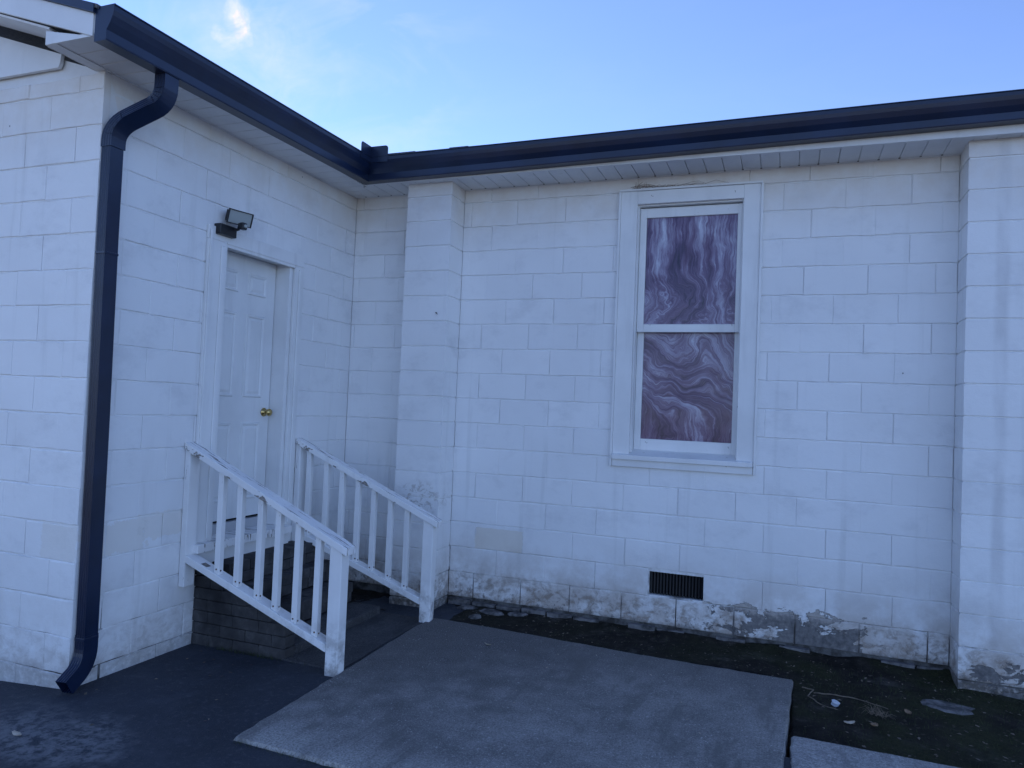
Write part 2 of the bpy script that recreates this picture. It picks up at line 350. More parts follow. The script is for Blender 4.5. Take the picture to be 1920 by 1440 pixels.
# ------------------------------------------------------------------ mesh kit
class MB:
    def __init__(s): s.v = []; s.f = []
    def add(s, vs, fs):
        o = len(s.v); s.v += [Vector(a) for a in vs]; s.f += [tuple(i + o for i in f) for f in fs]; return s
    def box(s, x0, x1, y0, y1, z0, z1):
        return s.hexa([(x0, y0, z0), (x1, y0, z0), (x1, y1, z0), (x0, y1, z0), (x0, y0, z1), (x1, y0, z1), (x1, y1, z1), (x0, y1, z1)])
    def hexa(s, p):
        return s.add(p, [(3, 2, 1, 0), (4, 5, 6, 7), (0, 1, 5, 4), (1, 2, 6, 5), (2, 3, 7, 6), (3, 0, 4, 7)])
    def prism(s, prof, a, b, fn):
        """closed profile (u,v) swept between parameters a and b; fn(u,v,t) -> point"""
        n = len(prof); vs = [fn(u, v, a) for u, v in prof] + [fn(u, v, b) for u, v in prof]
        fs = [(i, (i + 1) % n, n + (i + 1) % n, n + i) for i in range(n)] + [tuple(range(n - 1, -1, -1)), tuple(range(n, 2 * n))]
        return s.add(vs, fs)
    def tube(s, pts, r, n=6, r1=None):
        pts = [Vector(p) for p in pts]; rings = []
        for i, p in enumerate(pts):
            d = (pts[min(i + 1, len(pts) - 1)] - pts[max(i - 1, 0)]).normalized()
            u = d.cross(Vector((0, 0, 1)));  u = u.normalized() if u.length > 1e-4 else Vector((1, 0, 0)); q = d.cross(u)
            rr = r + ((r1 if r1 is not None else r) - r) * i / max(1, len(pts) - 1)
            rings.append([p + (u * math.cos(2 * math.pi * j / n) + q * math.sin(2 * math.pi * j / n)) * rr for j in range(n)])
        vs = [a for r_ in rings for a in r_]; fs = []
        for i in range(len(pts) - 1):
            for j in range(n): fs.append((i * n + j, i * n + (j + 1) % n, (i + 1) * n + (j + 1) % n, (i + 1) * n + j))
        fs += [tuple(range(n - 1, -1, -1)), tuple((len(pts) - 1) * n + j for j in range(n))]
        return s.add(vs, fs)
    def lathe(s, prof, c, ax, n=14):
        ax = Vector(ax).normalized(); u = ax.orthogonal().normalized(); q = ax.cross(u); c = Vector(c)
        vs = [c + ax * h + (u * math.cos(2 * math.pi * j / n) + q * math.sin(2 * math.pi * j / n)) * r for r, h in prof for j in range(n)]
        fs = [(i * n + j, i * n + (j + 1) % n, (i + 1) * n + (j + 1) % n, (i + 1) * n + j) for i in range(len(prof) - 1) for j in range(n)]
        fs += [tuple(range(n - 1, -1, -1)), tuple((len(prof) - 1) * n + j for j in range(n))]
        return s.add(vs, fs)
    def mesh(s, name, mat, smooth=False):
        me = bpy.data.meshes.new(name); me.from_pydata([tuple(a) for a in s.v], [], s.f); me.materials.append(mat)
        import bmesh
        b = bmesh.new(); b.from_mesh(me); bmesh.ops.recalc_face_normals(b, faces=b.faces); b.to_mesh(me); b.free()
        if smooth:
            for p in me.polygons: p.use_smooth = True
        return me
    def build(s, name, mat, parent=None, bevel=0, smooth=False, local=False):
        """world-space points -> one object at its own centre, under parent"""
        lo = Vector([min(a[i] for a in s.v) for i in range(3)]); hi = Vector([max(a[i] for a in s.v) for i in range(3)])
        c = Vector(((lo.x + hi.x) / 2, (lo.y + hi.y) / 2, lo.z))
        s.v = [a - c for a in s.v]
        o = bpy.data.objects.new(name, s.mesh(name, mat, smooth)); COL.objects.link(o)
        o.location = c
        if parent is not None:
            o.parent = parent
            if not local: o.location = c - wloc(parent)
        if bevel:
            md = o.modifiers.new('edge', 'BEVEL'); md.width = bevel; md.segments = 2; md.limit_method = 'ANGLE'; md.angle_limit = math.radians(40)
        return o
def wloc(o):
    v = Vector(o.location)
    while o.parent is not None: o = o.parent; v = v + Vector(o.location)
    return v
def tag(o, label=None, cat=None, group=None, kind=None):
    if label: o['label'] = label
    if cat: o['category'] = cat
    if group: o['group'] = group
    if kind: o['kind'] = kind
    return o
def thing(name, label, cat, loc, rotz=0, group=None):
    o = bpy.data.objects.new(name, None); COL.objects.link(o); o.location = loc; o.rotation_euler = (0, 0, rotz); o.empty_display_size = .1
    return tag(o, label, cat, group, 'thing')
def inst(name, me, loc, parent, rotz=0, rot=None):
    o = bpy.data.objects.new(name, me); COL.objects.link(o); o.parent = parent
    o.location = Vector(loc) - wloc(parent); o.rotation_euler = rot if rot else (0, 0, rotz); return o

U = 0.2032
XC, YL = -1.4845, -2.5690                      # inner corner line, gable face
PX0, PX1, PY = -.832, -.432, -.250             # pilaster beside the steps
QX0, QX1 = 3.170, 3.576                        # pilaster at the right
ZTOP = 3.40; SOF = 3.362

# ------------------------------------------------------------------ ground
def gnoise(x, y, s): return mnoise.noise(Vector((x * s, y * s, 3.7)))
def grid(x0, x1, y0, y1, st, zf):
    mb = MB(); nx = max(1, round((x1 - x0) / st)); ny = max(1, round((y1 - y0) / st))
    mb.v = [Vector((x0 + (x1 - x0) * i / nx, y0 + (y1 - y0) * j / ny, 0)) for j in range(ny + 1) for i in range(nx + 1)]
    for a in mb.v: a.z = zf(a.x, a.y)
    mb.f = [(j * (nx + 1) + i, j * (nx + 1) + i + 1, (j + 1) * (nx + 1) + i + 1, (j + 1) * (nx + 1) + i) for j in range(ny) for i in range(nx)]
    return mb
def asph_z(x, y): return -.062 - .012 * max(0, min(1, (-.6 - x) / .8)) + .075 * min(0, x + 1.45) * (1 if x > -3 else 0) - (.116 if x <= -3 else 0) + .006 * gnoise(x, y, 1.3)
g = grid(-3.0, 9, -7.0, .0, .12, lambda x, y: -.16 if (x > .0 and y > -1.6) or x > 2.35 and y > -1.55 else asph_z(x, y))
asph = g.build('asphalt', M_ASPH, smooth=True); tag(asph, kind='structure')
far = MB(); far.add([(-400, -400, -.33), (400, -400, -.33), (400, 400, -.33), (-400, 400, -.33)], [(0, 1, 2, 3)])
fo = far.build('ground', M_ASPH); tag(fo, kind='structure')
# the car park goes on: sheets from the detailed patch out to the far ground
sk = MB()
X0, X1, Y0, Y1 = -3.0, 9.0, -7.0, 0.0
def zz(x, y): return asph_z(x, y)
N_ = 40
ring = [(X0 + (X1 - X0) * i / N_, Y0) for i in range(N_ + 1)]
vs = [(x, y, zz(max(x, -2.999), y)) for x, y in ring] + [(x if i not in (0, N_) else (-60 if i == 0 else 60), -60, -.325) for i, (x, y) in enumerate(ring)]
sk.add(vs, [(i, i + 1, N_ + 2 + i, N_ + 1 + i) for i in range(N_)])
ll = [(X0, Y0 + (Y1 - Y0) * i / 30) for i in range(31)]
vs = [(x, y, zz(-2.999, y)) for x, y in ll] + [(-60, -60 if i == 0 else y, -.325) for i, (x, y) in enumerate(ll)]
sk.add(vs, [(i, i + 1, 32 + i, 31 + i) for i in range(30)])
rr = [(X1, Y0 + (Y1 - Y0) * i / 30) for i in range(31)]
vs = [(x, y, (-.16 if (y > -1.6) else zz(x, y))) for x, y in rr] + [(60, -60 if i == 0 else y, -.325) for i, (x, y) in enumerate(rr)]
sk.add(vs, [(i, i + 1, 32 + i, 31 + i) for i in range(30)])
tag(sk.build('car_park', M_ASPH, smooth=True), kind='structure')

def soil_z(x, y):
    z = -.052 + .02 * y * (1 if x > 2.2 else .55)
    z += .010 * gnoise(x, y, 4.5) + .007 * gnoise(x, y, 11) + .004 * gnoise(x, y, 27)
    if x < -.2: z -= .012
    z += (.022 + .02 * gnoise(x, 0, 3)) * math.exp(-((y + .01) / .07) ** 2) * (1 if x > .6 else .4)
    if -.28 < x < 2.205 and y < -.57: z = -.13
    if x <= -.28 and y < -.56: z = -.14
    return z
so = grid(XC, 6.0, -1.47, .02, .028, soil_z).build('soil', M_SOIL, smooth=True); tag(so, kind='structure')

def slab(name, mat, outline, ztop, th=.12, st=.06, amp=.0045):
    """concrete slab with slightly ragged arris"""
    pts = []
    for (a, b) in zip(outline, outline[1:] + outline[:1]):
        a, b = Vector((*a, 0)), Vector((*b, 0)); n = max(1, int((b - a).length / st))
        for i in range(n):
            p = a + (b - a) * i / n
            if i: p += Vector((random.uniform(-amp, amp), random.uniform(-amp, amp), 0))
            pts.append(p)
    c = sum(pts, Vector()) / len(pts); n = len(pts); mb = MB()
    ins = [p + (c - p).normalized() * random.uniform(.008, .014) for p in pts]
    vs = [(p.x, p.y, ztop - th) for p in pts] + [(p.x, p.y, ztop - .012 - random.uniform(0, .004)) for p in pts] + [(p.x, p.y, ztop) for p in ins]
    fs = []
    for r in range(2): fs += [(r * n + i, r * n + (i + 1) % n, (r + 1) * n + (i + 1) % n, (r + 1) * n + i) for i in range(n)]
    fs.append(tuple(2 * n + i for i in range(n)))
    mb.add(vs, fs); return tag(mb.build(name, mat), kind='structure')
slab('concrete_pad', M_PAD, [(-.262, -2.675), (.374, -2.693), (1.3, -2.70), (2.165, -2.70), (2.172, -1.70), (2.222, -.597), (1.27, -.578), (.5, -.52), (-.185, -.485), (-.315, -.49), (-.336, -.72)], -.046)
slab('concrete_walkway', M_PAD2, [(2.192, -2.72), (6.0, -2.72), (6.0, -1.47), (2.97, -1.456), (2.203, -1.445)], -.050)
slab('landing_slab', M_LAND, [(-.76, -1.70), (-.325, -1.715), (-.344, -.72), (-.325, -.50), (-.76, -.50)], -.056)

# ------------------------------------------------------------------ concrete blocks
_blk = {}
def block_mesh(wd, h, mat, var, wide=False):
    key = (round(wd, 3), round(h, 3), mat.name, var, wide)
    if key in _blk: return _blk[key]
    R = random.Random(len(_blk) * 7 + 5)
    gx, gz, d = (.0022 if wide else .0005), .0013, .0078
    seg = 5; xs = [-wd / 2 + gx] + [-wd / 2 + wd * i / seg + R.uniform(-.02, .02) for i in range(1, seg)] + [wd / 2 - gx]
    if wd < .25: xs = [-wd / 2 + gx, -wd / 6, wd / 6, wd / 2 - gx]
    n = len(xs); zt, zb = [], []
    a, b = R.uniform(-.0015, .0015), R.uniform(-.0015, .0015)
    for i in range(n): zt.append(h / 2 - gz + a + R.uniform(-.0018, .0014)); zb.append(-h / 2 + gz + b + R.uniform(-.0014, .0018))
    pd = [d if wide else R.choice((.0010, .0018, .0030, .0055)) for _ in range(2)]
    ys = [pd[0]] + [d * R.choice((1, 1, 1, .8, .55)) for _ in range(n - 2)] + [pd[1]]
    outer = [(x, y, z) for x, y, z in zip(xs, ys, zb)] + [(x, y, z) for x, y, z in zip(xs[::-1], ys[::-1], zt)]
    cx = .0045
    fx = [xs[0] + cx * R.uniform(.6, 1.3)] + [x + R.uniform(-.004, .004) for x in xs[1:-1]] + [xs[-1] - cx * R.uniform(.6, 1.3)]
    front = [(x, R.uniform(-.0012, .0012), z + R.uniform(.0024, .0055)) for x, z in zip(fx, zb)] + [(x, R.uniform(-.0012, .0012), z - R.uniform(.0050, .0105)) for x, z in zip(fx[::-1], zt)]
    back = [(x, .045, z) for x, _, z in outer]
    m = 2 * n; mb = MB()
    fs = [tuple(range(m))] + [(i, (i + 1) % m, m + (i + 1) % m, m + i) for i in range(m)] + [(m + i, m + (i + 1) % m, 2 * m + (i + 1) % m, 2 * m + i) for i in range(m)]
    mb.add(front + outer + back, fs); me = mb.mesh('concrete_block', mat); _blk[key] = me; return me

def sub(iv, holes):
    out = [iv]
    for a, b in holes:
        nx = []
        for p, q in out:
            if b <= p or a >= q: nx.append((p, q)); continue
            if p < a: nx.append((p, a))
            if b < q: nx.append((b, q))
        out = nx
    return [(p, q) for p, q in out if q - p > .02]
OFF = {0: -.017, 1: -.081, 2: .019, 3: -.111, 4: -.10, 5: -.16, 6: -.12, 7: -.18, 8: -.14, 9: -.18, 10: -.126, 11: -.112, 12: -.029, 13: .20, 14: .143, 15: .216, 16: .05}
def lay(parent, mat, rows, lo, hi, joint0, holes, place, zmax=ZTOP, name='concrete_block'):
    """rows of blocks; joint0(k) is a joint position; holes(k) the openings in that row"""
    n = 0
    for k in rows:
        z0, z1 = k * U, min((k + 1) * U, zmax); j = joint0(k); a = lo; jj = []
        s = math.floor((lo - j) / (2 * U)) - 1
        while j + s * 2 * U < hi + .5: jj.append(j + s * 2 * U); s += 1
        cuts = [lo] + [q + random.uniform(-.005, .005) for q in jj if lo + .03 < q < hi - .03] + [hi]
        for p, q in zip(cuts, cuts[1:]):
            for a, b in sub((p, q), holes(k)):
                wd = b - a
                std = abs(wd - 2 * U) < .012
                wq = 2 * U if std else round(wd, 3)
                me = block_mesh(wq if std else wd, z1 - z0, mat, random.randrange(10) if std else random.randrange(1000), k <= 0 and mat is M_MAIN)
                o = place(me, (a + b) / 2, (z0 + z1) / 2)
                n += 1
    return n
def jit(): return random.uniform(-.0012, .0012)
def face_main(parent, y0):
    return lambda me, u, z: inst('concrete_block', me, (u, y0 + jit(), z + random.uniform(-.001, .001)), parent, rot=(random.uniform(-.004, .004), 0, random.uniform(-.003, .003)))
def face_side(parent, x0):
    return lambda me, u, z: inst('concrete_block', me, (x0 + jit(), u, z + random.uniform(-.001, .001)), parent, rot=(random.uniform(-.004, .004), 0, math.pi / 2 + random.uniform(-.003, .003)))

def core(mb, lo, hi, z0, z1, holes, mk):
    """solid wall behind the blocks with rectangular openings"""
    xs = sorted({lo, hi} | {a for h in holes for a in h[:2]}); zs = sorted({z0, z1} | {a for h in holes for a in h[2:]})
    for a, b in zip(xs, xs[1:]):
        for c, d in zip(zs, zs[1:]):
            mx, mz = (a + b) / 2, (c + d) / 2
            if any(h[0] < mx < h[1] and h[2] < mz < h[3] for h in holes): continue
            mk(a, b, c, d)

# window wall
WW = thing('block_wall', 'white painted concrete block wall holding the purple glass window', 'wall', (1.2, .1, -.2))
WIN = (.965, 1.870, 1.235, 3.20); VENT = (1.212, 1.607, .214, .386)
cm = MB(); core(cm, XC - .02, 5.4, -.25, ZTOP, [WIN, VENT], lambda a, b, c, d: cm.box(a, b, .0076, .21, c, d))
cm.build('mortar_bed', M_MORT, WW)
MB().hexa([(5.2, .05, -.3), (5.39, .05, -.3), (5.39, 6.0, -.3), (5.2, 6.0, -.3), (5.2, .05, 3.48), (5.39, .05, 3.48), (5.39, 6.0, 5.3), (5.2, 6.0, 5.3)]).build('added_end_wall', M_SIDE, WW)  # unseen wall, added to close the hollow building against the sun
def mh(k):
    z0, z1 = k * U, (k + 1) * U; h = [(PX0 + .02, PX1 - .0), (QX0, QX1)]
    if z0 > 1.2 and z0 < 3.15: h.append(WIN[:2])
    if k == 1: h.append(VENT[:2])
    return h
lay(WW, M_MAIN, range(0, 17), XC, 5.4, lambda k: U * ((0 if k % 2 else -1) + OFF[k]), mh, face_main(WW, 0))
# footing bricks peeping out of the soil
fb = MB().box(-.098, .098, -.045, .045, -.030, .030).mesh('footing_brick', M_STONE)
x = PX1 + .12
while x < 3.1:
    if x < .75 or random.random() < .45: inst('footing_brick', fb, (x, .020 + random.uniform(-.012, .010), -.044 + random.uniform(-.010, .003)), WW, random.uniform(-.05, .05))
    x += .212

# wing: door wall and gable face
DW = thing('block_wall', 'white block side wall holding the white panel door', 'wall', (XC - .1, -1.28, -.2))
DOOR = (-1.650, -.775, .42, 2.625)
cd = MB(); core(cd, YL + .006, .0, -.3, ZTOP, [DOOR], lambda a, b, c, d: cd.box(XC - .20, XC - .0076, a, b, c, d))
cd.build('mortar_bed', M_MORT, DW)
def dh(k): return [DOOR[:2]] if 2 <= k <= 12 else []
lay(DW, M_SIDE, range(-1, 17), YL + .046, .0, lambda k: U * ((-10.7 if k % 2 == 0 else -9.72)), dh, face_side(DW, XC))
GW = thing('block_wall', 'white block gable end wall left of the downspout', 'wall', (-3.4, YL + .1, -.2))
cg = MB(); cg.hexa([(-6, YL + .0076, -.4), (XC - .001, YL + .0076, -.4), (XC - .001, YL + .2, -.4), (-6, YL + .2, -.4), (-6, YL + .0076, 4.87), (XC - .001, YL + .0076, 3.343), (XC - .001, YL + .2, 3.343), (-6, YL + .2, 4.87)])
cg.build('mortar_bed', M_MORT, GW)
rw = MB().box(-6.2, -6.0, YL + .3, 6.2, -.4, 4.7).box(-5.999, 6.0, 6.0, 6.2, -.4, 5.2).build('added_rear_wall', M_SIDE, GW)  # unseen walls added to stop sunlight leaking through the hollow wing
lay(GW, M_SIDE, range(-1, 16), -5.6, XC, lambda k: XC - U * (.96 if k % 2 == 0 else 2.0), lambda k: [], face_main(GW, YL))
lay(GW, M_SIDE, [16], -2.4, XC, lambda k: XC - U * (.96 if k % 2 == 0 else 2.0), lambda k: [], face_main(GW, YL), zmax=3.345)

# pilasters
def pilaster(x0, x1, label, mat):
    t = thing('pilaster', label, 'pilaster', ((x0 + x1) / 2, PY / 2, -.12), group='block pilasters on the window wall')
    w_, d_ = x1 - x0, -PY
    MB().box(x0 + .0075, x1 - .0075, PY + .0075, .0, -.25, ZTOP).build('mortar_bed', M_MORT, t)
    for k in range(-1, 17):
        z0, z1 = k * U + .0026, min((k + 1) * U, ZTOP) - .0026
        j = lambda a=.0012: random.uniform(-a, a)
        mb = MB(); c = .0055
        ring = lambda s, z: [(x0 + s + j(), PY + s + j(), z + j()), (x1 - s + j(), PY + s + j(), z + j()), (x1 - s, -.001, z), (x0 + s, -.001, z)]
        vs = ring(.0085, z0) + ring(0, z0 + .0032) + ring(0, z1 - .0065) + ring(.0085, z1); fs = [(3, 2, 1, 0), (12, 13, 14, 15)]
        for r in range(3): fs += [(r * 4 + i, r * 4 + (i + 1) % 4, r * 4 + 4 + (i + 1) % 4, r * 4 + 4 + i) for i in range(4)]
        mb.add(vs, fs); mb.build('concrete_block', mat, t)
    return t
pilaster(PX0, PX1, 'white block pilaster between the railed steps and the window', M_MAIN)
def pil_mat():
    m2 = block_paint('painted_block_pilaster', peel_x=(3.10, 3.9), peel_h=.30, drip=3.365)
    return m2
pilaster(QX0, QX1, 'white block pilaster right of the window with a grey drip streak', pil_mat())

# ------------------------------------------------------------------ window (part of the window wall)
wf = MB()
cy = -.022
def frame(mb, x0, x1, z0, z1, a, b, c, d, y0, y1):
    """rectangular ring: a,b widths left,right; c bottom, d top"""
    if a: mb.box(x0, x0 + a, y0, y1, z0, z1)
    if b: mb.box(x1 - b, x1, y0, y1, z0, z1)
    if d: mb.box(x0 + a, x1 - b, y0 + .0007, y1, z1 - d, z1)
    if c: mb.box(x0 + a, x1 - b, y0 + .0007, y1, z0, z0 + c)
win = MB().box(.903, 1.030, cy, .012, 1.240, 3.252).box(1.806, 1.924, cy, .012, 1.240, 3.252).build('window', M_TRIM, WW, .003)
MB().box(1.0302, 1.8058, cy + .001, .012, 3.152, 3.251).build('head_casing', M_TRIM, win, .003)
MB().box(.893, 1.934, cy - .014, .012, 3.2525, 3.268).build('drip_cap', M_TRIM, win, .002)
MB().box(1.9245, 1.941, cy - .012, .012, 1.152, 3.252).build('back_band', M_TRIM, win, .002)
MB().box(.886, .9025, cy - .008, .012, 1.152, 3.252).build('back_band', M_TRIM, win, .002)
b = MB()       # jamb lining, deep reveal
b.box(1.018, 1.040, .0125, .135, 1.262, 3.165).box(1.796, 1.818, .0125, .135, 1.262, 3.165).box(1.0402, 1.7958, .0125, .135, 3.142, 3.165)
b.build('jamb', M_TRIM, win)
sb = MB(); sb.hexa([(.906, -.052, 1.205), (1.922, -.052, 1.205), (1.922, .14, 1.25), (.906, .14, 1.25), (.906, -.052, 1.240), (1.922, -.052, 1.240), (1.922, .14, 1.292), (.906, .14, 1.292)])
sb.build('window_sill', M_TRIM, win, .003)
MB().box(.906, 1.922, -.030, .004, 1.152, 1.2045).build('apron', M_TRIM, win, .003)
def sash(z0, z1, y0, a, c, d, name):
    f = MB(); frame(f, 1.042, 1.794, z0, z1, a, a * .62, c, d, y0, y0 + .034)
    return f.build(name, M_TRIM, win, .003)
sash(2.180, 3.135, .050, .050, .060, .075, 'upper_sash')
sash(1.280, 2.235, .092, .050, .085, .045, 'lower_sash')
MB().box(1.093, 1.762, .066, .072, 2.235, 3.065).build('glass_pane', M_SLAG1, win)
MB().box(1.093, 1.762, .108, .114, 1.360, 2.195).build('glass_pane', M_SLAG2, win)
MB().box(.98, 1.86, .16, .17, 1.24, 3.19).build('backing_board', M_VOID, win)

# foundation vent
vt = MB().box(1.216, 1.603, .046, .06, .220, .380).build('foundation_vent', M_VOID, WW)
vb = MB().box(-.006, .006, -.006, .006, -.081, .081).mesh('vent_bar', plain('dark_iron', (.007, .008, .012), .55))
for i in range(17): 
    o = bpy.data.objects.new('vent_bar', vb); COL.objects.link(o); o.parent = vt; o.location = (-.185 + i * .0231, -.018, .080); o.rotation_euler = (0, 0, .6)

# ------------------------------------------------------------------ door (part of the door wall)
DX = XC - .128
DL, DR, DB, DT = -1.592, -.880, .672, 2.590
door = MB().box(DX - .040, DX, DL, DR, DB, DT).build('door', M_DOOR, DW, .002)
def door_panel(y0, y1, z0, z1):
    mb = MB()
    prof = [(0, .0), (.012, -.0085), (.026, -.0085), (.050, -.0012)]   # inset, depth: sunk moulding, raised field
    rings = []
    for s, d in prof: rings.append([(DX + .0004 + d, y0 + s, z0 + s), (DX + .0004 + d, y1 - s, z0 + s), (DX + .0004 + d, y1 - s, z1 - s), (DX + .0004 + d, y0 + s, z1 - s)])
    # proud frame moulding so the relief reads on the flat slab
    vs = [(DX + .0005, a[1] , a[2]) for a in rings[0]]
    lip = [(0, .0005), (.007, .0105), (.017, .0095), (.026, .0012), (.044, .0085), (.050, .0095)]
    vs = []
    for s, d in lip: vs += [(DX + d, y0 + s, z0 + s), (DX + d, y1 - s, z0 + s), (DX + d, y1 - s, z1 - s), (DX + d, y0 + s, z1 - s)]
    fs = []
    for r in range(len(lip) - 1): fs += [(r * 4 + i, r * 4 + (i + 1) % 4, r * 4 + 4 + (i + 1) % 4, r * 4 + 4 + i) for i in range(4)]
    n = (len(lip) - 1) * 4; fs.append((n, n + 1, n + 2, n + 3))
    mb.add(vs, fs); return mb.build('door_panel', M_DOOR, door)
for y0, y1 in ((-1.490, -1.285), (-1.187, -.983)):
    for z0, z1 in ((2.315, 2.472), (1.556, 2.170), (.80, 1.370)): door_panel(y0, y1, z0, z1)
kn = MB().lathe([(.033, 0), (.033, .006), (.014, .012), (.011, .030), (.024, .040), (.029, .052), (.024, .064), (.006, .068)], (DX + .001, -.940, 1.447), (1, 0, 0), 18)
kn.build('door_knob', M_BRASS, door, smooth=True)
fr = MB()
fr.box(XC - .175, XC - .001, DR + .007, -.832, .588, 2.64).box(XC - .175, XC - .001, -1.64, DL - .004, .588, 2.64).box(XC - .175, XC - .001, DL - .004 + .0003, DR + .007 - .0003, DT + .004, 2.64)
fo_ = fr.build('door_frame', M_TRIM, DW, .002)
MB().box(DX - .07, DX - .041, DL - .003, DR + .0065, .588, 2.593).build('door_gap_dark', M_VOID, fo_)  # black sheet added so the gap round the door looks dark
def casing_board(y0, y1, z0, z1, d=.024):
    return MB().box(XC + .001, XC + d, y0, y1, z0, z1).build('casing', M_TRIM, fo_, .004)
casing_board(-1.748, -1.575, .585, 2.600); casing_board(-.838, -.732, .585, 2.600); casing_board(-1.574, -.839, 2.572, 2.600)
MB().box(XC + .001, XC + .020, -1.750, -.730, 2.601, 2.690).build('head_board', M_TRIM, fo_, .003)
MB().box(XC + .0205, XC + .030, -1.585, -.730, 2.594, 2.604).build('drip_edge', M_TRIM, fo_)
MB().box(XC + .0243, XC + .034, -1.742, -1.722, .60, 2.66).build('casing_bead', M_TRIM, fo_, .003)
MB().box(XC + .0243, XC + .036, -1.640, -1.600, .60, 2.57).build('casing_bead', M_TRIM, fo_, .006)
MB().box(XC + .0243, XC + .036, -.800, -.770, .60, 2.57).build('casing_bead', M_TRIM, fo_, .006)
MB().box(XC - .16, XC + .086, -1.765, -.800, .530, .586).build('door_sill', M_CAPR, fo_, .004)
MB().box(XC + .001, XC + .050, -1.74, -.790, .428, .5296).build('sill_board', M_TRIM, fo_, .004)
MB().box(DX - .03, DX + .014, DL - .003, DR + .006, .5865, .654).build('threshold', plain('dull_metal', (.42, .43, .45), .5), fo_)

# ------------------------------------------------------------------ roof edges
def soffit_panels(parent, n, mk):
    for i in range(n): mk(i)
RM = thing('roof', 'grey shingled main roof with white soffit and fascia above the window', 'roof', (1.2, .5, 3.36))
PITCH = .127
i0 = math.floor((XC + .0 - 1.917) / PITCH)
for i in range(i0, 30):
    a = 1.917 + i * PITCH; b = a + PITCH
    ya, yb = -.330, -.003
    mb = MB(); z = SOF
    def cut(x): return max(-.330, -(x - XC) * .330 / .280) if x < XC + .28 else -.330
    a2 = max(a, XC + .002)
    if b - a2 < .02: continue
    g_ = .006
    pts = [(a2 + .0008, z + .008), (a2 + g_, z), (b - g_ * .3, z), (b - .0008, z + .003), (b - .0008, z + .02), (a2 + .0008, z + .02)]
    vs = []
    for (x, zz_) in pts: vs += [(x, cut(x), zz_)]
    for (x, zz_) in pts: vs += [(x, max(yb, cut(x) + .001), zz_)]
    n = 6; mb.add(vs, [(k, (k + 1) % n, n + (k + 1) % n, n + k) for k in range(n)] + [(5, 4, 3, 2, 1, 0), (6, 7, 8, 9, 10, 11)])
    mb.build('soffit_panel', M_VINYL, RM)
    if b < 3.7 and not (PX0 - .05 < a < PX1): MB().box(a - .006, a + .007, -.022, -.0035, z - .0012, z + .001).build('groove_end', M_VOID, RM)  # dark tab colours in the shade at the groove mouth
MB().box(XC + .281, 5.4, -.346, -.331, 3.366, 3.515).build('fascia', M_VINYL, RM)
MB().box(XC + .281, 5.4, -.349, -.322, 3.3565, 3.3655).build('fascia_trim', M_VINYL, RM, .002)
MB().box(XC + .01, 5.4, -.012, -.001, SOF - .006, SOF + .002).build('soffit_channel', M_VINYL, RM)
rf = MB(); z0 = 3.50
rf.hexa([(-6, -.37, z0), (6, -.37, z0), (6, 6, z0 + 1.9), (-6, 6, z0 + 1.9), (-6, -.37, z0 + .03), (6, -.37, z0 + .03), (6, 6, z0 + 1.93), (-6, 6, z0 + 1.93)])
rf.build('roof_deck', M_SHING, RM)
x = -1.0
while x < 5.4:
    wd = random.choice((.16, .30, .31)); dz = random.uniform(-.003, .008)
    mb = MB(); ye = -.43 + random.uniform(-.012, .012)
    mb.hexa([(x, ye, 3.531 + dz), (x + wd - .004, ye, 3.531 + dz + random.uniform(-.003, .003)), (x + wd - .004, -.15, 3.60), (x, -.15, 3.60), (x, ye, 3.541 + dz), (x + wd - .004, ye, 3.541 + dz), (x + wd - .004, -.15, 3.61), (x, -.15, 3.61)])
    for a in mb.v: a.z += .026 - .003 * (x + .9)
    mb.build('shingle', M_SHING, RM); x += wd

RW = thing('roof', 'wing roof with white rake board and soffit over the door', 'roof', (-2.5, -1.3, 3.36))
FX = XC + .280
j = 0; y = -2.870
while y < -.05:
    a, b = y, min(y + PITCH, -.004)
    z = SOF - .004
    cx_ = lambda yy: (XC + .003) if yy < -.33 else XC + .003
    xr = lambda yy: FX if yy < -.33 else XC + (-yy) * .280 / .330
    pts = [(a + .0008, z + .010), (a + .007, z), (b - .002, z), (b - .0008, z + .010), (b - .0008, z + .02), (a + .0008, z + .02)]
    mb = MB(); vs = [(XC - (.06 if yy < YL else -.003), yy, q) for yy, q in pts] + [(max(XC + .004, xr(yy)), yy, q) for yy, q in pts]
    n = 6; mb.add(vs, [(k, (k + 1) % n, n + (k + 1) % n, n + k) for k in range(n)] + [(5, 4, 3, 2, 1, 0), (6, 7, 8, 9, 10, 11)])
    mb.build('soffit_panel', M_VINYL, RW); y += PITCH
MB().box(XC - .06, XC + .012, -2.870, YL - .002, SOF - .010, SOF - .0045).box(XC + .001, XC + .012, YL, -.33, SOF - .010, SOF - .0045).build('soffit_channel', M_VINYL, RW)
MB().box(FX + .001, FX + .014, -2.872, -.346, 3.372, 3.50).build('fascia', M_VINYL, RW)
SL = .340
def rk(x, base): return base + SL * (-1.205 - x)
ry = -2.880
rb = MB(); rb.hexa([(-6, ry, rk(-6, 3.312)), (-1.205, ry, 3.345), (-1.205, ry + .02, 3.345), (-6, ry + .02, rk(-6, 3.312)), (-6, ry, rk(-6, 3.470)), (-1.205, ry, 3.470), (-1.205, ry + .02, 3.470), (-6, ry + .02, rk(-6, 3.470))])
rb.v[1].z = rb.v[2].z = 3.352
rb.build('rake_board', M_TRIM, RW, .002)
ft = MB(); ft.hexa([(-6, ry - .014, rk(-6, 3.470)), (-1.19, ry - .014, 3.465), (-1.19, ry + .04, 3.465), (-6, ry + .04, rk(-6, 3.470)), (-6, ry - .014, rk(-6, 3.515)), (-1.19, ry - .014, 3.510), (-1.19, ry + .04, 3.510), (-6, ry + .04, rk(-6, 3.515))])
